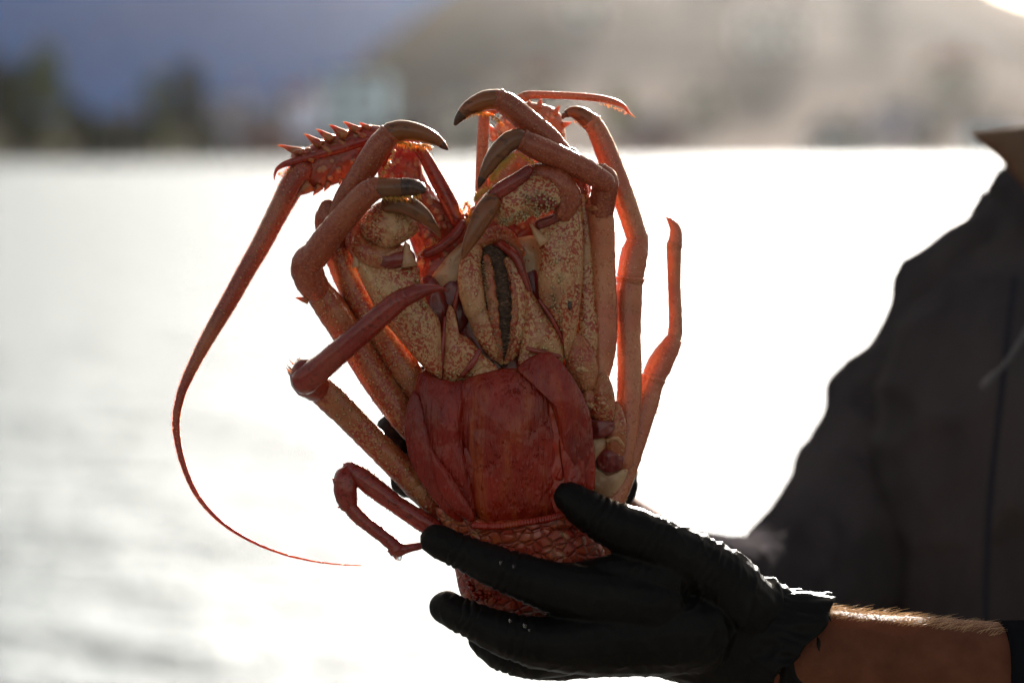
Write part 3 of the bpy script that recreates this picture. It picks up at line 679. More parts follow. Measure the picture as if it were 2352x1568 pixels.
part('shin_top', R1, m_redleg, lambda m: tube(m, [(1120, 462, 92, 16), (1150, 438, 100, 19), (1190, 412, 100, 17), (1212, 392, 92, 13)], k=6),
     lambda m: shell(m, [(1190, 450), (1225, 435), (1268, 450), (1280, 475), (1240, 478), (1200, 470)], 92, 22, 4, bump=.0004))
part('warts', R1, m_wart, lambda m: warts(m, [(1176, 440), (1230, 430), (1280, 455), (1276, 474), (1200, 478)], 84, 60, 3.4, 7, dirx=-.2, diry=.4, dome=38, seed=17),
     lambda m: warts(m, [(1140, 480), (1200, 480), (1280, 466), (1270, 484), (1200, 508), (1150, 520)], 76, 110, 2.8, 9, dirx=.1, diry=.7, dome=34, seed=18))
part('claw', R1, m_dactyl, lambda m: tube(m, [(1130, 462, 112, 22), (1112, 490, 122, 25), (1094, 525, 128, 21), (1076, 560, 130, 14), (1066, 585, 130, 7), (1062, 596, 130, 1.5)], k=9, ring=18, cap=(.7, 0)))
part('bristles', R1, m_hair, lambda m: bristles(m, [(1092, 462, 110), (1105, 446, 112), (1130, 432, 106)], (-.4, -.7, 0), 160, 13, .6, .5, 23),
     lambda m: bristles(m, [(1086, 540, 140), (1110, 510, 142), (1128, 480, 134)], (.3, .3, .5), 60, 8, .5, .5, 24))
# right second leg : claw with golden fringe
R2 = leg('right leg with a gold fringed claw pointing down over the mouth',
    [(1372, 880, -14, 24), (1385, 800, -22, 32), (1386, 700, -26, 33), (1382, 600, -26, 33), (1380, 520, -20, 34), (1376, 470, -10, 30)],
    [(1378, 492, -14, 30), (1386, 450, 4, 30), (1392, 415, 24, 29), (1380, 392, 34, 20)],
    [(1390, 418, 44, 25), (1350, 394, 56, 28), (1290, 364, 70, 29), (1235, 340, 82, 30), (1200, 322, 86, 25)],
    [(1196, 318, 86, 23), (1170, 326, 92, 24), (1140, 356, 98, 22), (1118, 390, 100, 15), (1104, 418, 100, 7), (1099, 434, 98, 1.5)],
    (m_leglit, m_leg, m_leg, m_dactyl),
    [([(1126, 408, 106), (1150, 378, 108), (1176, 354, 104)], (.5, .55, .1), 300, 20, .6, .45, 31), ([(1190, 352, 100), (1225, 372, 92)], (-.1, .8, .1), 120, 9, .5, .4, 32)])
# right leg A' : topmost claw
RA = leg('right leg with the topmost claw, hooked down to the left',
    [(1346, 860, 2, 20), (1350, 780, -4, 28), (1346, 700, -10, 25), (1344, 600, -18, 22), (1342, 500, -24, 20), (1330, 430, -24, 22)],
    [(1334, 440, -26, 24), (1326, 395, -10, 26), (1306, 356, 6, 22)],
    [(1308, 372, 12, 22), (1262, 322, 26, 29), (1212, 280, 38, 30), (1170, 244, 46, 29), (1142, 228, 50, 25)],
    [(1138, 228, 50, 23), (1112, 232, 54, 23), (1078, 248, 56, 18), (1056, 270, 56, 11), (1044, 288, 56, 3)],
    (m_cream, m_leg, m_leg, m_dactyl),
    [([(1064, 268, 58), (1090, 258, 60), (1122, 260, 60)], (.1, .8, 0), 200, 11, .55, .4, 41), ([(1130, 262, 62), (1155, 286, 60)], (-.3, .6, 0), 120, 12, .55, .4, 42)])
# right leg 3
R3 = leg('long straight right leg with a small pale hooked claw at the top',
    [(1432, 1060, -24, 24), (1442, 960, -40, 29), (1446, 860, -52, 30), (1444, 760, -60, 30), (1444, 680, -66, 33), (1448, 640, -66, 30)],
    [(1446, 650, -68, 30), (1456, 590, -72, 32), (1466, 545, -76, 25)],
    [(1464, 548, -76, 26), (1442, 480, -76, 27), (1410, 395, -74, 28), (1376, 310, -68, 25), (1358, 280, -64, 22)],
    [(1356, 282, -64, 21), (1338, 266, -62, 19), (1316, 258, -62, 14), (1298, 264, -62, 7), (1291, 273, -62, 2)],
    (m_leglit, m_leglit, m_leglit, m_dactyl),
    [([(1320, 276, -60), (1345, 290, -58)], (-.1, .7, 0), 80, 7, .5, .4, 51)])
# right outermost leg
R5 = leg('outermost right leg standing apart, its claw pointing straight up',
    [(1405, 1150, -30, 30), (1428, 1090, -60, 33), (1458, 1000, -90, 32), (1482, 920, -112, 34), (1500, 870, -122, 27)],
    [(1494, 882, -122, 27), (1516, 835, -136, 29), (1545, 785, -150, 22)],
    [(1548, 780, -152, 18), (1552, 740, -156, 17), (1549, 660, -158, 16), (1548, 590, -158, 18), (1549, 560, -158, 18)],
    [(1550, 566, -158, 18), (1552, 530, -158, 14), (1540, 508, -156, 8), (1530, 498, -156, 2)],
    (m_leglit, m_leglit, m_leglit, m_leglit), None, lambda m: spine(m, 1512, 868, -118, 16, -8, 0, 8))
for q_ in ((1548, 790, -150, 22, -6, 0, 9), (1462, 882, -116, 4, -18, 0, 12)): part('thorn', R5, m_leglit, lambda m: spine(m, *q_))

# antennae --------------------------------------------------------------
def jag(m, pts, side, size, n=0):
    for (x, y, nn) in pts: spine(m, x, y, nn, side[0] * size, side[1] * size, 0, size * .42)
AL = part('antenna', lob, m_spiny,
    lambda m: shell(m, [(668, 356), (700, 340), (740, 320), (780, 304), (812, 291), (850, 287), (884, 300), (892, 370), (852, 386), (810, 408), (770, 424), (730, 436), (700, 440), (678, 415)], -66, 36, 36, bump=.0012, bs=240),
    lambda m: shell(m, [(868, 345), (910, 325), (962, 345), (975, 400), (1010, 455), (1066, 505), (1058, 560), (1010, 560), (960, 520), (900, 470), (870, 410)], -96, 44, 44, bump=.0014, bs=220),
    lambda m: shell(m, [(930, 500), (985, 500), (1040, 560), (1030, 620), (980, 640), (955, 590)], -84, 36, 40, bump=.0014, bs=220),
    label='left antenna with a red spiny base and a long curved whip')
thorns(AL, m_thorn,
    lambda m: spine(m, 696, 352, -50, -58, -18, 4, 13), lambda m: spine(m, 712, 350, -36, -46, 0, 8, 12), lambda m: spine(m, 738, 334, -44, -40, -26, 4, 13),
    lambda m: spine(m, 764, 322, -44, -38, -25, 0, 13), lambda m: spine(m, 796, 314, -40, -40, -27, 4, 15), lambda m: spine(m, 826, 302, -46, -38, -22, 0, 12),
    lambda m: spine(m, 720, 368, -30, -26, -12, 8, 9), lambda m: spine(m, 760, 350, -28, -24, -16, 8, 10), lambda m: spine(m, 800, 338, -28, -24, -16, 8, 10), lambda m: spine(m, 838, 316, -30, -22, -14, 8, 9),
    lambda m: spine(m, 850, 296, -50, -26, -14, 0, 9), lambda m: spine(m, 735, 428, -44, -16, 22, 6, 10), lambda m: spine(m, 808, 400, -48, -6, 14, 0, 7),
    lambda m: spine(m, 712, 425, -40, -30, 26, 6, 18), lambda m: spine(m, 755, 420, -50, -10, 20, 4, 9), lambda m: spine(m, 782, 410, -50, -2, 16, 0, 7), lambda m: spine(m, 835, 388, -50, -12, 10, 0, 6),
    lambda m: spine(m, 925, 600, -40, 4, -44, 10, 10), lambda m: spine(m, 965, 360, -80, 14, -14, 0, 8))
flag = [(694, 392, -50, 30), (672, 425, -50, 29), (640, 485, -50, 25), (600, 562, -48, 23), (562, 628, -46, 21), (525, 695, -44, 20), (482, 768, -40, 17), (445, 838, -36, 13.5), (418, 900, -32, 10.5), (405, 960, -28, 9),
        (408, 1010, -24, 7.5), (424, 1075, -18, 6.5), (455, 1140, -12, 5.5), (505, 1195, -8, 4.6), (570, 1238, -4, 3.8), (640, 1268, 0, 3.1), (710, 1286, 0, 2.4), (775, 1295, 0, 1.7), (830, 1298, 0, 1.0)]
def whip(m):
    tube(m, flag, k=10, ring=12, bump=.0002, bs=700)
part('whip', AL, m_antenna, whip)
def whiphair(m):
    c = cr(flag, 24); rnd = random.Random(5)
    for i in range(1, len(c) - 100):
        t = Vector((c[i][0] - c[i - 1][0], c[i][1] - c[i - 1][1])).normalized(); nrm = Vector((t.y, -t.x))
        for s_ in (-1, 1):
            r = c[i][3] * .96; l = rnd.uniform(1.5, 4.5) * min(1, c[i][3] / 12) * (1.4 if s_ < 0 else .8)
            x = c[i][0] + nrm.x * r * s_; y = c[i][1] + nrm.y * r * s_
            cone(m, P(x, y, c[i][2]), P(x + nrm.x * s_ * l + t.x * 2, y + nrm.y * s_ * l + t.y * 2, c[i][2]), 1.3 * SP, 4)
part('bristles', AL, m_hair, whiphair)
AR = part('antenna', lob, m_spinypink,
    lambda m: shell(m, [(1135, 300), (1165, 250), (1210, 235), (1262, 244), (1290, 268), (1300, 320), (1292, 350), (1230, 360), (1160, 345)], -200, 40, 60, bump=.0016, bs=200),
    lambda m: shell(m, [(1150, 360), (1200, 345), (1230, 380), (1222, 430), (1180, 470), (1130, 480), (1105, 450), (1120, 400)], -110, 38, 60, bump=.0014, bs=200),
    label='right antenna base, rosy and blunt spined, behind the claws')
thorns(AR, m_spinypink,
    lambda m: spine(m, 1140, 320, -180, -16, -34, 8, 14), lambda m: spine(m, 1238, 248, -186, 4, -22, 4, 11), lambda m: spine(m, 1272, 262, -186, 14, -20, 0, 11),
    lambda m: spine(m, 1292, 288, -190, 22, -8, 0, 9), lambda m: spine(m, 1215, 240, -190, 2, -10, 0, 8), lambda m: spine(m, 1200, 262, -168, -4, -12, 14, 8), lambda m: spine(m, 1250, 290, -168, 4, -8, 14, 8))
part('whip', AR, m_leglit, lambda m: tubew(m, [(*P(1235, 320, -240), .006), (*P(1235, 400, -340), .0055), (*P(1240, 520, -440), .0045), (*P(1235, 680, -560), .003), (*P(1225, 840, -700), .001)], k=8))
A1 = part('antennule', lob, m_redleg, lambda m: tube(m, [(1052, 505, -58, 19), (1030, 462, -58, 19), (1000, 405, -56, 17), (972, 355, -52, 14), (955, 335, -46, 12)], k=6),
    lambda m: tube(m, [(955, 332, -44, 11), (900, 318, -36, 11), (860, 318, -34, 11), (815, 330, -32, 12)], k=6),
    lambda m: tube(m, [(812, 330, -32, 13), (790, 338, -31, 12), (730, 355, -30, 10), (670, 372, -30, 8.5), (652, 378, -30, 7), (637, 388, -30, 4.5), (631, 402, -28, 2.6), (630, 414, -26, .8)], k=8), label='left feeler bent flat to the left')
A2 = part('antennule', lob, m_leglit, lambda m: tube(m, [(1104, 480, -66, 14), (1105, 430, -68, 14), (1107, 370, -70, 13.5), (1110, 300, -70, 13), (1112, 262, -68, 12)], k=5),
    lambda m: tube(m, [(1112, 262, -66, 11), (1140, 250, -62, 10), (1175, 236, -60, 10), (1206, 222, -58, 12)], k=5),
    lambda m: tube(m, [(1206, 221, -58, 11), (1225, 218, -58, 9), (1300, 220, -56, 8.5), (1372, 226, -56, 8.5), (1410, 234, -54, 7.5), (1432, 244, -52, 5), (1446, 260, -50, 2.4), (1459, 270, -48, .7)], k=8), label='right feeler stretched out flat to the right')
part('bristles', A1, m_hair, lambda m: bristles(m, [(640, 400, -28), (660, 392, -28), (680, 386, -28)], (.1, .7, 0), 60, 12, .4, .4, 61))
part('bristles', A2, m_hair, lambda m: bristles(m, [(1378, 238, -54), (1410, 246, -52), (1436, 258, -50)], (-.1, .6, 0), 70, 7, .4, .4, 62))
part('bristles', lob, m_hair, lambda m: bristles(m, [(1060, 490, -20), (1072, 470, -20), (1080, 500, -10), (1066, 520, 0)], (.1, -.7, .2), 120, 18, .6, .7, 63),
     lambda m: bristles(m, [(955, 590, 0), (985, 570, -20), (1005, 560, -10)], (.1, -.5, .2), 70, 12, .5, .7, 64))

# tail curled up over the belly ---------------------------------------------
tail = part('tail', lob, m_scaly,
    lambda m: shell(m, [(1000, 1165), (1060, 1178), (1150, 1186), (1250, 1180), (1330, 1160), (1352, 1200), (1392, 1284), (1340, 1330), (1200, 1350), (1110, 1300), (1035, 1230)], 40, 44, 60, bump=.0016, bs=110),
    label='scaly tail segments curled up between the fingers')
part('tail_segment', tail, m_scaly, lambda m: shell(m, [(1030, 1245), (1110, 1240), (1230, 1270), (1330, 1290), (1340, 1370), (1260, 1420), (1180, 1428), (1110, 1412), (1062, 1375), (1045, 1310)], 20, 62, 60, bump=.0018, bs=110))
part('tail_segment', tail, m_scaly, lambda m: shell(m, [(1085, 1208), (1130, 1196), (1200, 1190), (1280, 1180), (1330, 1180), (1345, 1205), (1280, 1222), (1200, 1232), (1120, 1236)], 66, 26, 20, bump=.001, bs=180))
def beads(m):
    c = cr([(1088, 1206, 84), (1140, 1208, 92), (1200, 1200, 96), (1260, 1190, 94), (1300, 1178, 88)], 9)
    for q in c[::1]: tube(m, [(q[0], q[1] - 3, q[2], 5), (q[0], q[1] + 3, q[2] + 1, 5.5)], ring=8, k=2, cap=(1, 1))
part('bead_row', tail, m_blade, beads)
fan = part('tail_fan', tail, m_fan, lambda m: shell(m, [(1062, 880), (1085, 864), (1120, 854), (1160, 846), (1200, 848), (1240, 862), (1270, 905), (1288, 980), (1292, 1080), (1288, 1160), (1240, 1196), (1170, 1206), (1105, 1196), (1078, 1120), (1062, 1030), (1054, 950)], 66, 44, 16, gy=-.02, k=5, rings=14, bump=.0011, bs=120, power=.6),
    label='middle plate of the tail fan, wet dark red')
part('fan_plate', tail, m_fan2, lambda m: shell(m, [(962, 858), (1000, 866), (1040, 876), (1070, 880), (1070, 960), (1080, 1060), (1098, 1150), (1092, 1196), (1062, 1192), (1010, 1130), (968, 1050), (950, 960)], 56, 34, 16, k=5, rings=12, bump=.0009, bs=110, power=.6))
part('fan_plate', tail, m_fan2, lambda m: shell(m, [(944, 905), (958, 900), (975, 950), (1000, 1040), (1036, 1120), (1068, 1196), (1030, 1184), (975, 1120), (940, 1050), (928, 970)], 72, 18, 10, k=5, bump=.0006, power=.6))
part('fan_plate', tail, m_fan2, lambda m: shell(m, [(985, 1030), (1006, 1050), (1050, 1110), (1088, 1180), (1080, 1198), (1040, 1170), (1002, 1110)], 88, 12, 8, k=5, bump=.0004, power=.6))
part('fan_plate', tail, m_fan, lambda m: shell(m, [(1188, 850), (1205, 828), (1236, 812), (1268, 812), (1305, 850), (1338, 905), (1358, 960), (1364, 1040), (1358, 1110), (1330, 1140), (1300, 1080), (1282, 1000), (1262, 930), (1232, 875)], 74, 32, 14, gy=-.05, k=5, rings=12, bump=.0009, bs=120, power=.6), label='right plate of the tail fan, finely ribbed')
part('fan_plate', tail, m_blade, lambda m: shell(m, [(1350, 960), (1362, 1000), (1368, 1080), (1362, 1130), (1338, 1170), (1318, 1140), (1326, 1060)], 70, 14, 8, k=4, power=.6))
for a, nb in (([(1258, 930), (1278, 950), (1288, 1010), (1280, 1060), (1262, 1030)], 86), ([(1288, 955), (1308, 990), (1314, 1050), (1300, 1096), (1288, 1040)], 92),
          ([(1262, 1010), (1284, 1030), (1292, 1090), (1280, 1130), (1260, 1080)], 86), ([(1298, 1040), (1322, 1070), (1328, 1120), (1314, 1146), (1298, 1110)], 92),
          ([(1266, 1084), (1280, 1066), (1304, 1104), (1308, 1170), (1284, 1188), (1264, 1140)], 87), ([(1318, 1000), (1338, 1040), (1344, 1110), (1330, 1136), (1318, 1080)], 90),
          ([(1060, 960), (1078, 972), (1098, 1030), (1094, 1066), (1072, 1030)], 76), ([(1066, 1030), (1090, 1044), (1106, 1100), (1100, 1130), (1078, 1100)], 80),
          ):
    part('fan_blade', tail, m_fan2 if a[0][0] < 1100 else m_blade, lambda m: shell(m, a, nb, 3, 8, k=4, rings=6, bump=.0009, power=.6, rough=.12))

part('warts', fan, m_blade, lambda m: warts(m, [(1070, 920), (1150, 870), (1250, 890), (1280, 1160), (1110, 1190)], 62, 420, 3.6, 3.0, diry=.5, seed=71, fn=lambda x, y: 66 + 44 * max(0, 1 - ((x - 1175) / 118) ** 2 - ((y - 1010) / 186) ** 2) ** .6))
part('warts', tail, m_blade, lambda m: warts(m, [(1040, 1240), (1330, 1220), (1300, 1380), (1090, 1380)], 66, 160, 8, 4, diry=-.2, dome=16, seed=72))
thorns(fan, m_blade, lambda m: spine(m, 1284, 1100, 88, 6, -26, 8, 8))
part('side_plate', lob, m_legm, lambda m: shell(m, [(1335, 880), (1400, 900), (1440, 1000), (1446, 1080), (1400, 1130), (1340, 1120)], -22, 24, 60, bump=.0012))

part('inner_mouthpart', lob, m_legm, lambda m: tube(m, [(1118, 592, 22, 8), (1126, 650, 28, 12), (1132, 710, 30, 12), (1142, 770, 26, 9), (1152, 815, 18, 4)], flat=.6, bump=.001, bs=500, gran=(60, 2.5, 3)))
part('inner_mouthpart', lob, m_legm, lambda m: tube(m, [(1168, 606, 18, 6), (1180, 650, 24, 8), (1184, 710, 26, 9), (1178, 770, 22, 7), (1166, 815, 14, 4)], flat=.6, bump=.001, bs=500, gran=(60, 2.5, 3)))
# ------------------------------------------------------------------ the person
per = thing('person', 'person in a charcoal collared jacket and black gloves holding up the lobster with both hands', 'person', Vector((0.43, 1.72, .67)))
def remeshed(name, mb, m, parent, voxel, smooth_it=6, fold=None):
    o = obj(name, mb, m, parent)
    r = o.modifiers.new('r', 'REMESH'); r.mode = 'VOXEL'; r.voxel_size = voxel; r.use_smooth_shade = True
    s = o.modifiers.new('s', 'SMOOTH'); s.factor = .6; s.iterations = smooth_it
    dg = bpy.context.evaluated_depsgraph_get(); me = bpy.data.meshes.new_from_object(o.evaluated_get(dg))
    me.name = name; o.modifiers.clear(); o.data = me
    n = len(me.vertices); co = np.empty(n * 3); me.vertices.foreach_get('co', co); co = co.reshape(-1, 3)
    if fold:
        no = np.empty(n * 3); me.vertices.foreach_get('normal', no); no = no.reshape(-1, 3)
        off = np.array(ORIG.get(parent.name, Vector((0, 0, 0))))
        d = np.array([fold(Vector(c + off)) for c in co]); co = co + no * d[:, None]
        me.vertices.foreach_set('co', co.ravel())
    me.polygons.foreach_set('use_smooth', [True] * len(me.polygons)); me.update()
    if not me.materials: me.materials.append(m)
    return o
def ridge(v): return 1 - abs(v) * 2
# gloves
JN = [((1060, 1266, 150), (1, .45)), ((1168, 1312, 180), (1, .38)), ((1076, 1420, 130), (1, .42)), ((1190, 1464, 180), (1, .2)), ((1380, 1184, 160), (1, .55)), ((1500, 1240, 160), (1, .5)), ((1620, 1310, 140), (1, .6)), ((1170, 1502, 90), (1, .3))]
JN = [(P(*a), (RT * b[0] - UP * b[1]).normalized()) for a, b in JN]
def glove_fold(p):
    cr_ = 0
    for c, d in JN:
        v = p - c
        if v.length < .024:
            s_ = v.dot(d) + noise.noise(p * 120) * .0016
            fade = 1 - (v.length / .024) ** 2
            for o_, a_ in ((-.0058, .6), (-.002, 1), (.0022, .9), (.0062, .5)): cr_ -= .0011 * a_ * fade * math.exp(-((s_ - o_) / .0009) ** 2)
    q = p * 34
    a = ridge(noise.noise(Vector((q.x * 1.8, q.y, q.z * .7)) + Vector((0, 0, noise.noise(p * 20) * 2))))
    b_ = ridge(noise.noise(Vector((q.x * 4.2, q.y * 2, q.z * 1.8))))
    wr = smooth(.055, .15, p.x)
    c_ = ridge(noise.noise(Vector((p.x * 150, p.y * 30, p.z * 22)))) * wr
    return max(0, a) ** 3 * .0014 * (.25 + wr) + max(0, b_) ** 3 * .0005 + max(0, c_) ** 2 * .0014 - .0004 + cr_
def hand_near(m):
    T = lambda pts, **k: tube(m, pts, k=6, ring=16, **k)
    T([(1308, 1142, 128, 38), (1345, 1168, 140, 48), (1400, 1200, 150, 56), (1462, 1226, 156, 60), (1530, 1256, 150, 64), (1640, 1320, 130, 72), (1720, 1400, 110, 80)])
    T([(1004, 1240, 112, 39), (1050, 1262, 136, 43), (1110, 1290, 162, 47), (1180, 1318, 180, 54), (1260, 1345, 182, 60), (1350, 1365, 168, 70), (1500, 1390, 140, 90)])
    T([(1024, 1394, 84, 40), (1064, 1414, 118, 43), (1120, 1440, 150, 49), (1200, 1468, 176, 58), (1290, 1480, 176, 66), (1400, 1470, 150, 85), (1600, 1450, 120, 100)])
    T([(1112, 1470, 40, 38), (1160, 1500, 72, 44), (1230, 1512, 100, 48), (1330, 1490, 120, 58), (1480, 1470, 110, 80)])
    T([(1170, 1505, -14, 32), (1240, 1528, 22, 34), (1330, 1520, 56, 40), (1440, 1490, 70, 60)])
    T([(1330, 1338, 150, 48), (1425, 1322, 150, 54), (1520, 1335, 140, 72)])
    T([(1360, 1420, 118, 108, .62), (1470, 1405, 112, 138, .5), (1600, 1428, 104, 146, .5), (1720, 1462, 92, 140, .55), (1815, 1500, 84, 132, .62), (1850, 1515, 84, 134, .66)])
mb = MB(); hand_near(mb)
gl = remeshed('glove', mb, m_glove, per, .0009, 8, glove_fold); gl['label'] = 'near black glove gripping the tail between thumb and fingers'
def cuff(m, c0, c1, r0, r1, flare, nseg, seed, jag, tilt=0):
    """loose crumpled open end of a thin glove, from centre c0 to c1 (pixels, n)"""
    a = P(*c0); b = P(*c1); ax = (b - a).normalized(); s = ax.cross(FW).normalized(); u = s.cross(ax)
    ring = 120; vs = []
    for lay in (0, 1):
        for i in range(nseg + 1):
            t = i / nseg
            for j in range(ring):
                an = 2 * math.pi * j / ring
                r = (r0 + (r1 - r0) * t) * SP + flare * SP * t * t * max(0, s.dot(UP) * math.cos(an)) ** 2
                w_ = noise.noise(Vector((math.cos(an) * 2.6, math.sin(an) * 2.6, t * 2.2 + seed))) * 16 + (ridge(noise.noise(Vector((math.cos(an) * 6, math.sin(an) * 6, t * 2.5 + seed + 9)))) - .5) * 15
                r += w_ * SP * (t * .9 + .02) - lay * .0006
                l = t + jag * t * noise.noise(Vector((math.cos(an) * 2.2, math.sin(an) * 2.2, seed + 3))) + tilt * t * t * s.dot(UP) * math.cos(an)
                d = s * math.cos(an) + u * math.sin(an) * (.62 + .33 * t)
                vs.append(a + (b - a) * l + d * r)
    fs = []; L = (nseg + 1) * ring
    for lay in (0, 1):
        for i in range(nseg):
            for j in range(ring):
                p_ = lay * L + i * ring + j; q = lay * L + i * ring + (j + 1) % ring
                fs.append((p_, q, q + ring, p_ + ring) if lay == 0 else (p_, p_ + ring, q + ring, q))
    for j in range(ring):
        p_ = nseg * ring + j; q = nseg * ring + (j + 1) % ring; fs.append((p_, q, q + L, p_ + L))
    m.add(vs, fs)
mb = MB(); cuff(mb, (1690, 1452, 94), (1806, 1492, 86), 106, 128, 34, 22, 1.3, .16, .55); obj('cuff', mb, m_glove, gl)
for i_, q_ in enumerate([(1172, 1424, 236, 3.2), (1206, 1436, 240, 4.2), (1216, 1446, 238, 2.6), (1150, 1292, 232, 2.8), (1180, 1300, 236, 2.4), (1560, 1210, 206, 2.6)]):
    mb = MB(); tube(mb, [(q_[0], q_[1] - 1, q_[2], q_[3]), (q_[0], q_[1] + 1, q_[2], q_[3])], k=2, ring=12); obj('water_drop', mb, m_drop, gl)
def hand_far(m):
    T = lambda pts, **k: tube(m, pts, k=6, ring=16, **k)
    T([(892, 856, -128, 40), (950, 876, -170, 43), (1030, 905, -220, 46), (1120, 950, -250, 52), (1200, 1000, -262, 60)])
    T([(912, 992, -112, 45), (960, 998, -150, 46), (1030, 1005, -215, 48), (1120, 1010, -255, 54), (1220, 1020, -266, 66)])
    T([(938, 1096, -104, 41), (985, 1094, -150, 43), (1050, 1085, -220, 46), (1130, 1065, -256, 54), (1240, 1050, -266, 66)])
    T([(1010, 790, -190, 36), (1060, 830, -240, 40), (1120, 880, -262, 44), (1200, 950, -270, 52)])
    T([(1300, 900, -190, 38), (1320, 960, -236, 42), (1310, 1020, -262, 52), (1280, 1060, -268, 60)])
    T([(1180, 1010, -262, 118, .45), (1260, 1040, -272, 112, .5), (1330, 1075, -290, 96, .6), (1388, 1110, -310, 78, .8)])
mb = MB(); hand_far(mb)
gf = remeshed('glove', mb, m_glove, per, .0015, 5, lambda p: max(0, ridge(noise.noise(p * 60))) ** 3 * .0016 + max(0, ridge(noise.noise(p * 140))) ** 3 * .0008)
gf['label'] = 'far black glove behind the lobster, only its fingertips showing'
mb = MB(); cuff(mb, (1300, 1080, -310), (1362, 1120, -350), 70, 70, 6, 10, 5.3, .3); obj('cuff', mb, m_glove, gf)
# body: head, neck, trunk, both arms
DN = D0 - 90 * SP
mb = MB()
tube(mb, [(1640, 1470, 92, 100, .55), (1780, 1490, 88, 116, .7), (1870, 1515, 84, 122, .8), (2000, 1540, 78, 132, .9), (2200, 1565, 60, 146, .95), (2500, 1620, 0, 175, .95), (2800, 1690, -150, 190, 1), (3000, 1740, -300, 200, 1)], k=8, ring=24)
tubeD(mb, [(3000, 1740, 1.32, 200), (3050, 1500, 1.45, 210), (3040, 1100, 1.62, 230), (2960, 720, 1.76, 200), (2700, 560, 1.78, 150)], k=5, ring=20)
tubeD(mb, [(2330, 660, 1.83, 90), (2230, 780, 1.82, 100), (2110, 1000, 1.79, 120), (1980, 1220, 1.77, 105), (1830, 1330, 1.70, 78), (1690, 1350, 1.60, 66), (1580, 1305, 1.49, 72), (1470, 1246, 1.40, 88), (1400, 1206, 1.36, 92), (1330, 1110, 1.325, 56)], k=6, ring=20)
tubeD(mb, [(2620, 250, 1.80, 190), (2610, 420, 1.80, 200), (2600, 560, 1.79, 215, .6), (2600, 760, 1.78, 330, .4), (2590, 1100, 1.78, 400, .5), (2590, 1600, 1.78, 380, .5), (2590, 2200, 1.78, 430, .62)], k=6, ring=28)
tubeD(mb, [(2690, -260, 1.80, 210, 1.1), (2690, -80, 1.80, 262, 1.1), (2680, 100, 1.78, 225, 1.1), (2660, 210, 1.76, 150, 1.0)], k=6, ring=24)
tubeD(mb, [(2650, -60, 1.70, 34), (2640, 10, 1.66, 36), (2636, 60, 1.65, 44)], k=3)              # nose
tubeD(mb, [(2560, -90, 1.685, 40), (2650, -105, 1.665, 36), (2750, -90, 1.685, 40)], k=3)        # brow
tubeD(mb, [(2590, 150, 1.69, 26), (2640, 140, 1.665, 30), (2700, 150, 1.69, 26)], k=3)           # lips
tubeD(mb, [(2610, 235, 1.70, 60), (2660, 240, 1.69, 66), (2710, 235, 1.70, 60)], k=3)            # chin
for x in (2440, 2935): tubeD(mb, [(x, -40, 1.80, 34), (x, 20, 1.80, 42), (x, 70, 1.79, 26)], k=3, flat=1.4)
body = remeshed('body', mb, m_skin, per, .0045, 5)
m_eye, nt, b = mat('eye'); b.inputs['Base Color'].default_value = (.1, .06, .04, 1); b.inputs['Roughness'].default_value = .1
for x in (2575, 2725):
    mb = MB(); tubeD(mb, [(x - 8, -20, 1.655, 26), (x + 8, -20, 1.655, 26)], k=3); obj('eye', mb, m_eye, body)
mb = MB(); tubeD(mb, [(2700, -380, 1.84, 190, 1.2), (2700, -230, 1.84, 285, 1.15), (2700, -60, 1.87, 285, 1.0), (2700, 80, 1.88, 240, .9), (2690, 170, 1.87, 180, .8)], k=6, ring=30, bump=.006, bs=60); obj('hair', mb, m_headhair, per)
# arm hair along the upper edge of the near forearm
rnd = random.Random(3)
def hairs(m):
    ed = cr([(1880, 1392, 80), (1960, 1402, 76), (2060, 1412, 72), (2160, 1422, 66), (2290, 1438, 52)], 20)
    for i in range(1100):
        q = ed[rnd.randrange(len(ed))]; dn = rnd.uniform(-70, 90)
        y = q[1] + 6 + abs(dn) * abs(dn) * .0022; x = q[0] + rnd.uniform(-8, 8)
        l = rnd.uniform(14, 36) * (1.5 if rnd.random() < .05 else 1); a = rnd.uniform(.2, .9)
        p0 = P(x, y, q[2] + dn); p1 = P(x + l * .35, y - l * .45 * a, q[2] + dn + rnd.uniform(-6, 6)); p2 = P(x + l * .95, y - l * .62 * a, q[2] + dn + rnd.uniform(-12, 12))
        tubew(m, [(*p0, .00011), (*p1, .00009), (*p2, .00003)], k=2, ring=3, cap=(0, 0))
mb = MB(); hairs(mb); obj('arm_hair', mb, m_armhair, body)
# jacket
def jfold(p):
    q = Vector((p.x * 9, p.y * 6, p.z * 2.6))
    a = ridge(noise.noise(q + Vector((noise.noise(p * 5) * 1.2, 0, 0))))
    b_ = ridge(noise.noise(Vector((p.x * 16 + p.z * 7, p.y * 10, p.z * 9 - p.x * 5)) + Vector((7, 3, 1))))
    arm = smooth(.36, .26, p.x)
    c_ = ridge(noise.noise(Vector((p.x * 20 - p.z * 20, p.y * 8, p.z * 14 + p.x * 16))))
    return max(0, a) ** 2 * .018 * (1 - .75 * arm) + max(0, b_) ** 3 * .009 * (1 - .6 * arm) + arm * max(0, c_) ** 2 * .007 - .005
mb = MB()
tubeD(mb, [(2640, 440, 1.80, 225, .9), (2600, 520, 1.79, 300, .8), (2600, 640, 1.77, 380, .6), (2585, 780, 1.73, 450, .56), (2545, 960, 1.70, 525, .60), (2565, 1150, 1.71, 525, .60), (2570, 1330, 1.72, 535, .6), (2560, 1800, 1.77, 500, .62), (2570, 2250, 1.78, 510, .62)], k=6, ring=36, cap=(0, 0))
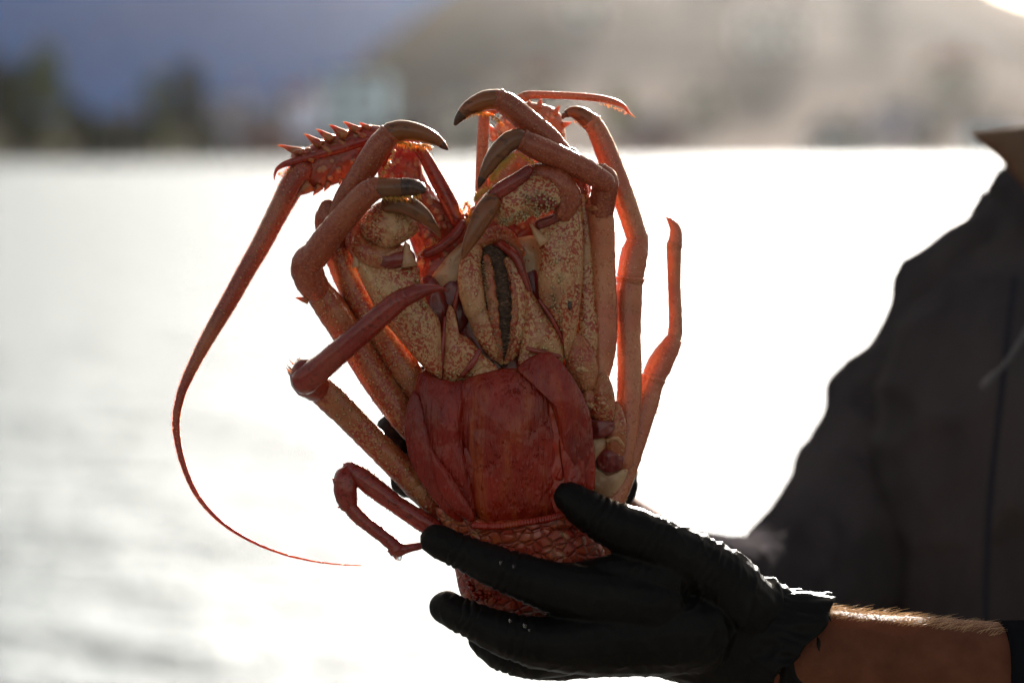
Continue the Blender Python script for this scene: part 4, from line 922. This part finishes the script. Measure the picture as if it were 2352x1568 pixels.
tubeD(mb, [(2740, 580, 1.79, 150), (2950, 700, 1.76, 200), (3060, 1000, 1.66, 230), (3080, 1400, 1.48, 230), (3020, 1700, 1.34, 225)], k=6, ring=26)
jk = remeshed('jacket', mb, m_jacket, per, .006, 5, jfold); jk['label'] = 'charcoal jacket with deep folds'
mb = MB()
tubeD(mb, [(2430, 530, 1.82, 110), (2305, 590, 1.83, 140), (2212, 690, 1.83, 162), (2150, 860, 1.82, 185), (2062, 1030, 1.81, 197), (1985, 1200, 1.78, 208), (1895, 1310, 1.74, 176), (1800, 1352, 1.69, 136), (1700, 1348, 1.60, 104), (1610, 1325, 1.52, 92)], k=6, ring=26, cap=(1, .1))
remeshed('sleeve', mb, m_jacket, jk, .006, 4, jfold)
mb = MB(); tube(mb, [(3040, 1760, -310, 225), (2800, 1700, -150, 208), (2560, 1640, 0, 190), (2390, 1610, 30, 178), (2272, 1596, 46, 172)], k=8, ring=40, cap=(1, .05), bump=.004, bs=28)
obj('sleeve', mb, m_blacksleeve, jk)
# collar: thick standing flap with a pointed end, running round the neck
mb = MB()
def band(m, top, bot, th):
    a = cr(top, 8); b_ = cr(bot, 8); vs = []; n = len(a)
    for lay in (0, 1):
        for i in range(n):
            for t in (0, .25, .5, .75, 1):
                q = a[i] * (1 - t) + b_[i] * t
                vs.append(Q(q[0], q[1], q[2] + lay * th - .006 * math.sin(t * 3.14)))
    L = n * 5; fs = []
    for i in range(n - 1):
        for k in range(4):
            p_ = i * 5 + k; fs += [(p_, p_ + 1, p_ + 6, p_ + 5), (p_ + L, p_ + 5 + L, p_ + 6 + L, p_ + 1 + L)]
        fs += [(i * 5, i * 5 + 5, i * 5 + 5 + L, i * 5 + L), (i * 5 + 4, i * 5 + 4 + L, i * 5 + 9 + L, i * 5 + 9)]
    for i in (0, n - 1): fs += [(i * 5 + k, i * 5 + k + L, i * 5 + k + 1 + L, i * 5 + k + 1) for k in range(4)]
    m.add(vs, fs)
band(mb, [(2230, 306, 1.62), (2290, 298, 1.63), (2370, 292, 1.66), (2480, 300, 1.72), (2500, 330, 1.82), (2560, 340, 1.90)],
     [(2238, 318, 1.62), (2290, 362, 1.64), (2360, 440, 1.66), (2450, 540, 1.71), (2490, 500, 1.82), (2560, 480, 1.92)], .006)
band(mb, [(2760, 300, 1.66), (2840, 300, 1.72), (2850, 330, 1.82), (2700, 340, 1.92), (2560, 340, 1.90)],
     [(2680, 560, 1.66), (2800, 520, 1.72), (2820, 500, 1.82), (2700, 480, 1.94), (2560, 480, 1.92)], .006)
obj('collar', mb, m_collar, jk)
mb = MB(); tubeD(mb, [(2420, 640, 1.585, 5), (2372, 730, 1.575, 5), (2340, 790, 1.57, 5), (2305, 840, 1.57, 5), (2272, 872, 1.572, 5)], k=6, ring=10)
tubeD(mb, [(2282, 862, 1.568, 8), (2262, 886, 1.57, 10)], k=4, ring=12); obj('drawstring', mb, m_cord, jk)
mb = MB(); tubeD(mb, [(2330, 640, 1.60, 7), (2300, 900, 1.585, 7), (2270, 1200, 1.585, 7), (2262, 1560, 1.585, 7)], k=8, ring=10); obj('zip', mb, m_trouser, jk)
# trousers and boots below the frame
mb = MB()
hip = Q(2570, 2150, 1.78); 
for s_ in (-1, 1):
    x = hip.x + s_ * .10
    tubew(mb, [(x, hip.y, hip.z + .05, .12), (x + s_ * .01, hip.y - .02, hip.z - .3, .095), (x + s_ * .02, hip.y - .01, 1.1, .075), (x + s_ * .02, hip.y, .76, .065)], k=5, ring=20)
remeshed('trousers', mb, m_trouser, per, .008, 4, lambda p: max(0, ridge(noise.noise(p * 14))) ** 2 * .006)
for s_ in (-1, 1):
    x = hip.x + s_ * .12; mb = MB()
    tubew(mb, [(x, hip.y + .02, .9, .062), (x, hip.y + .02, .76, .058), (x, hip.y + .01, .73, .055)], k=3); tubew(mb, [(x, hip.y + .05, .722, .05), (x, hip.y - .06, .718, .046), (x, hip.y - .18, .714, .042)], k=4, flat=1)
    remeshed('boot', mb, m_boot, per, .006, 3)
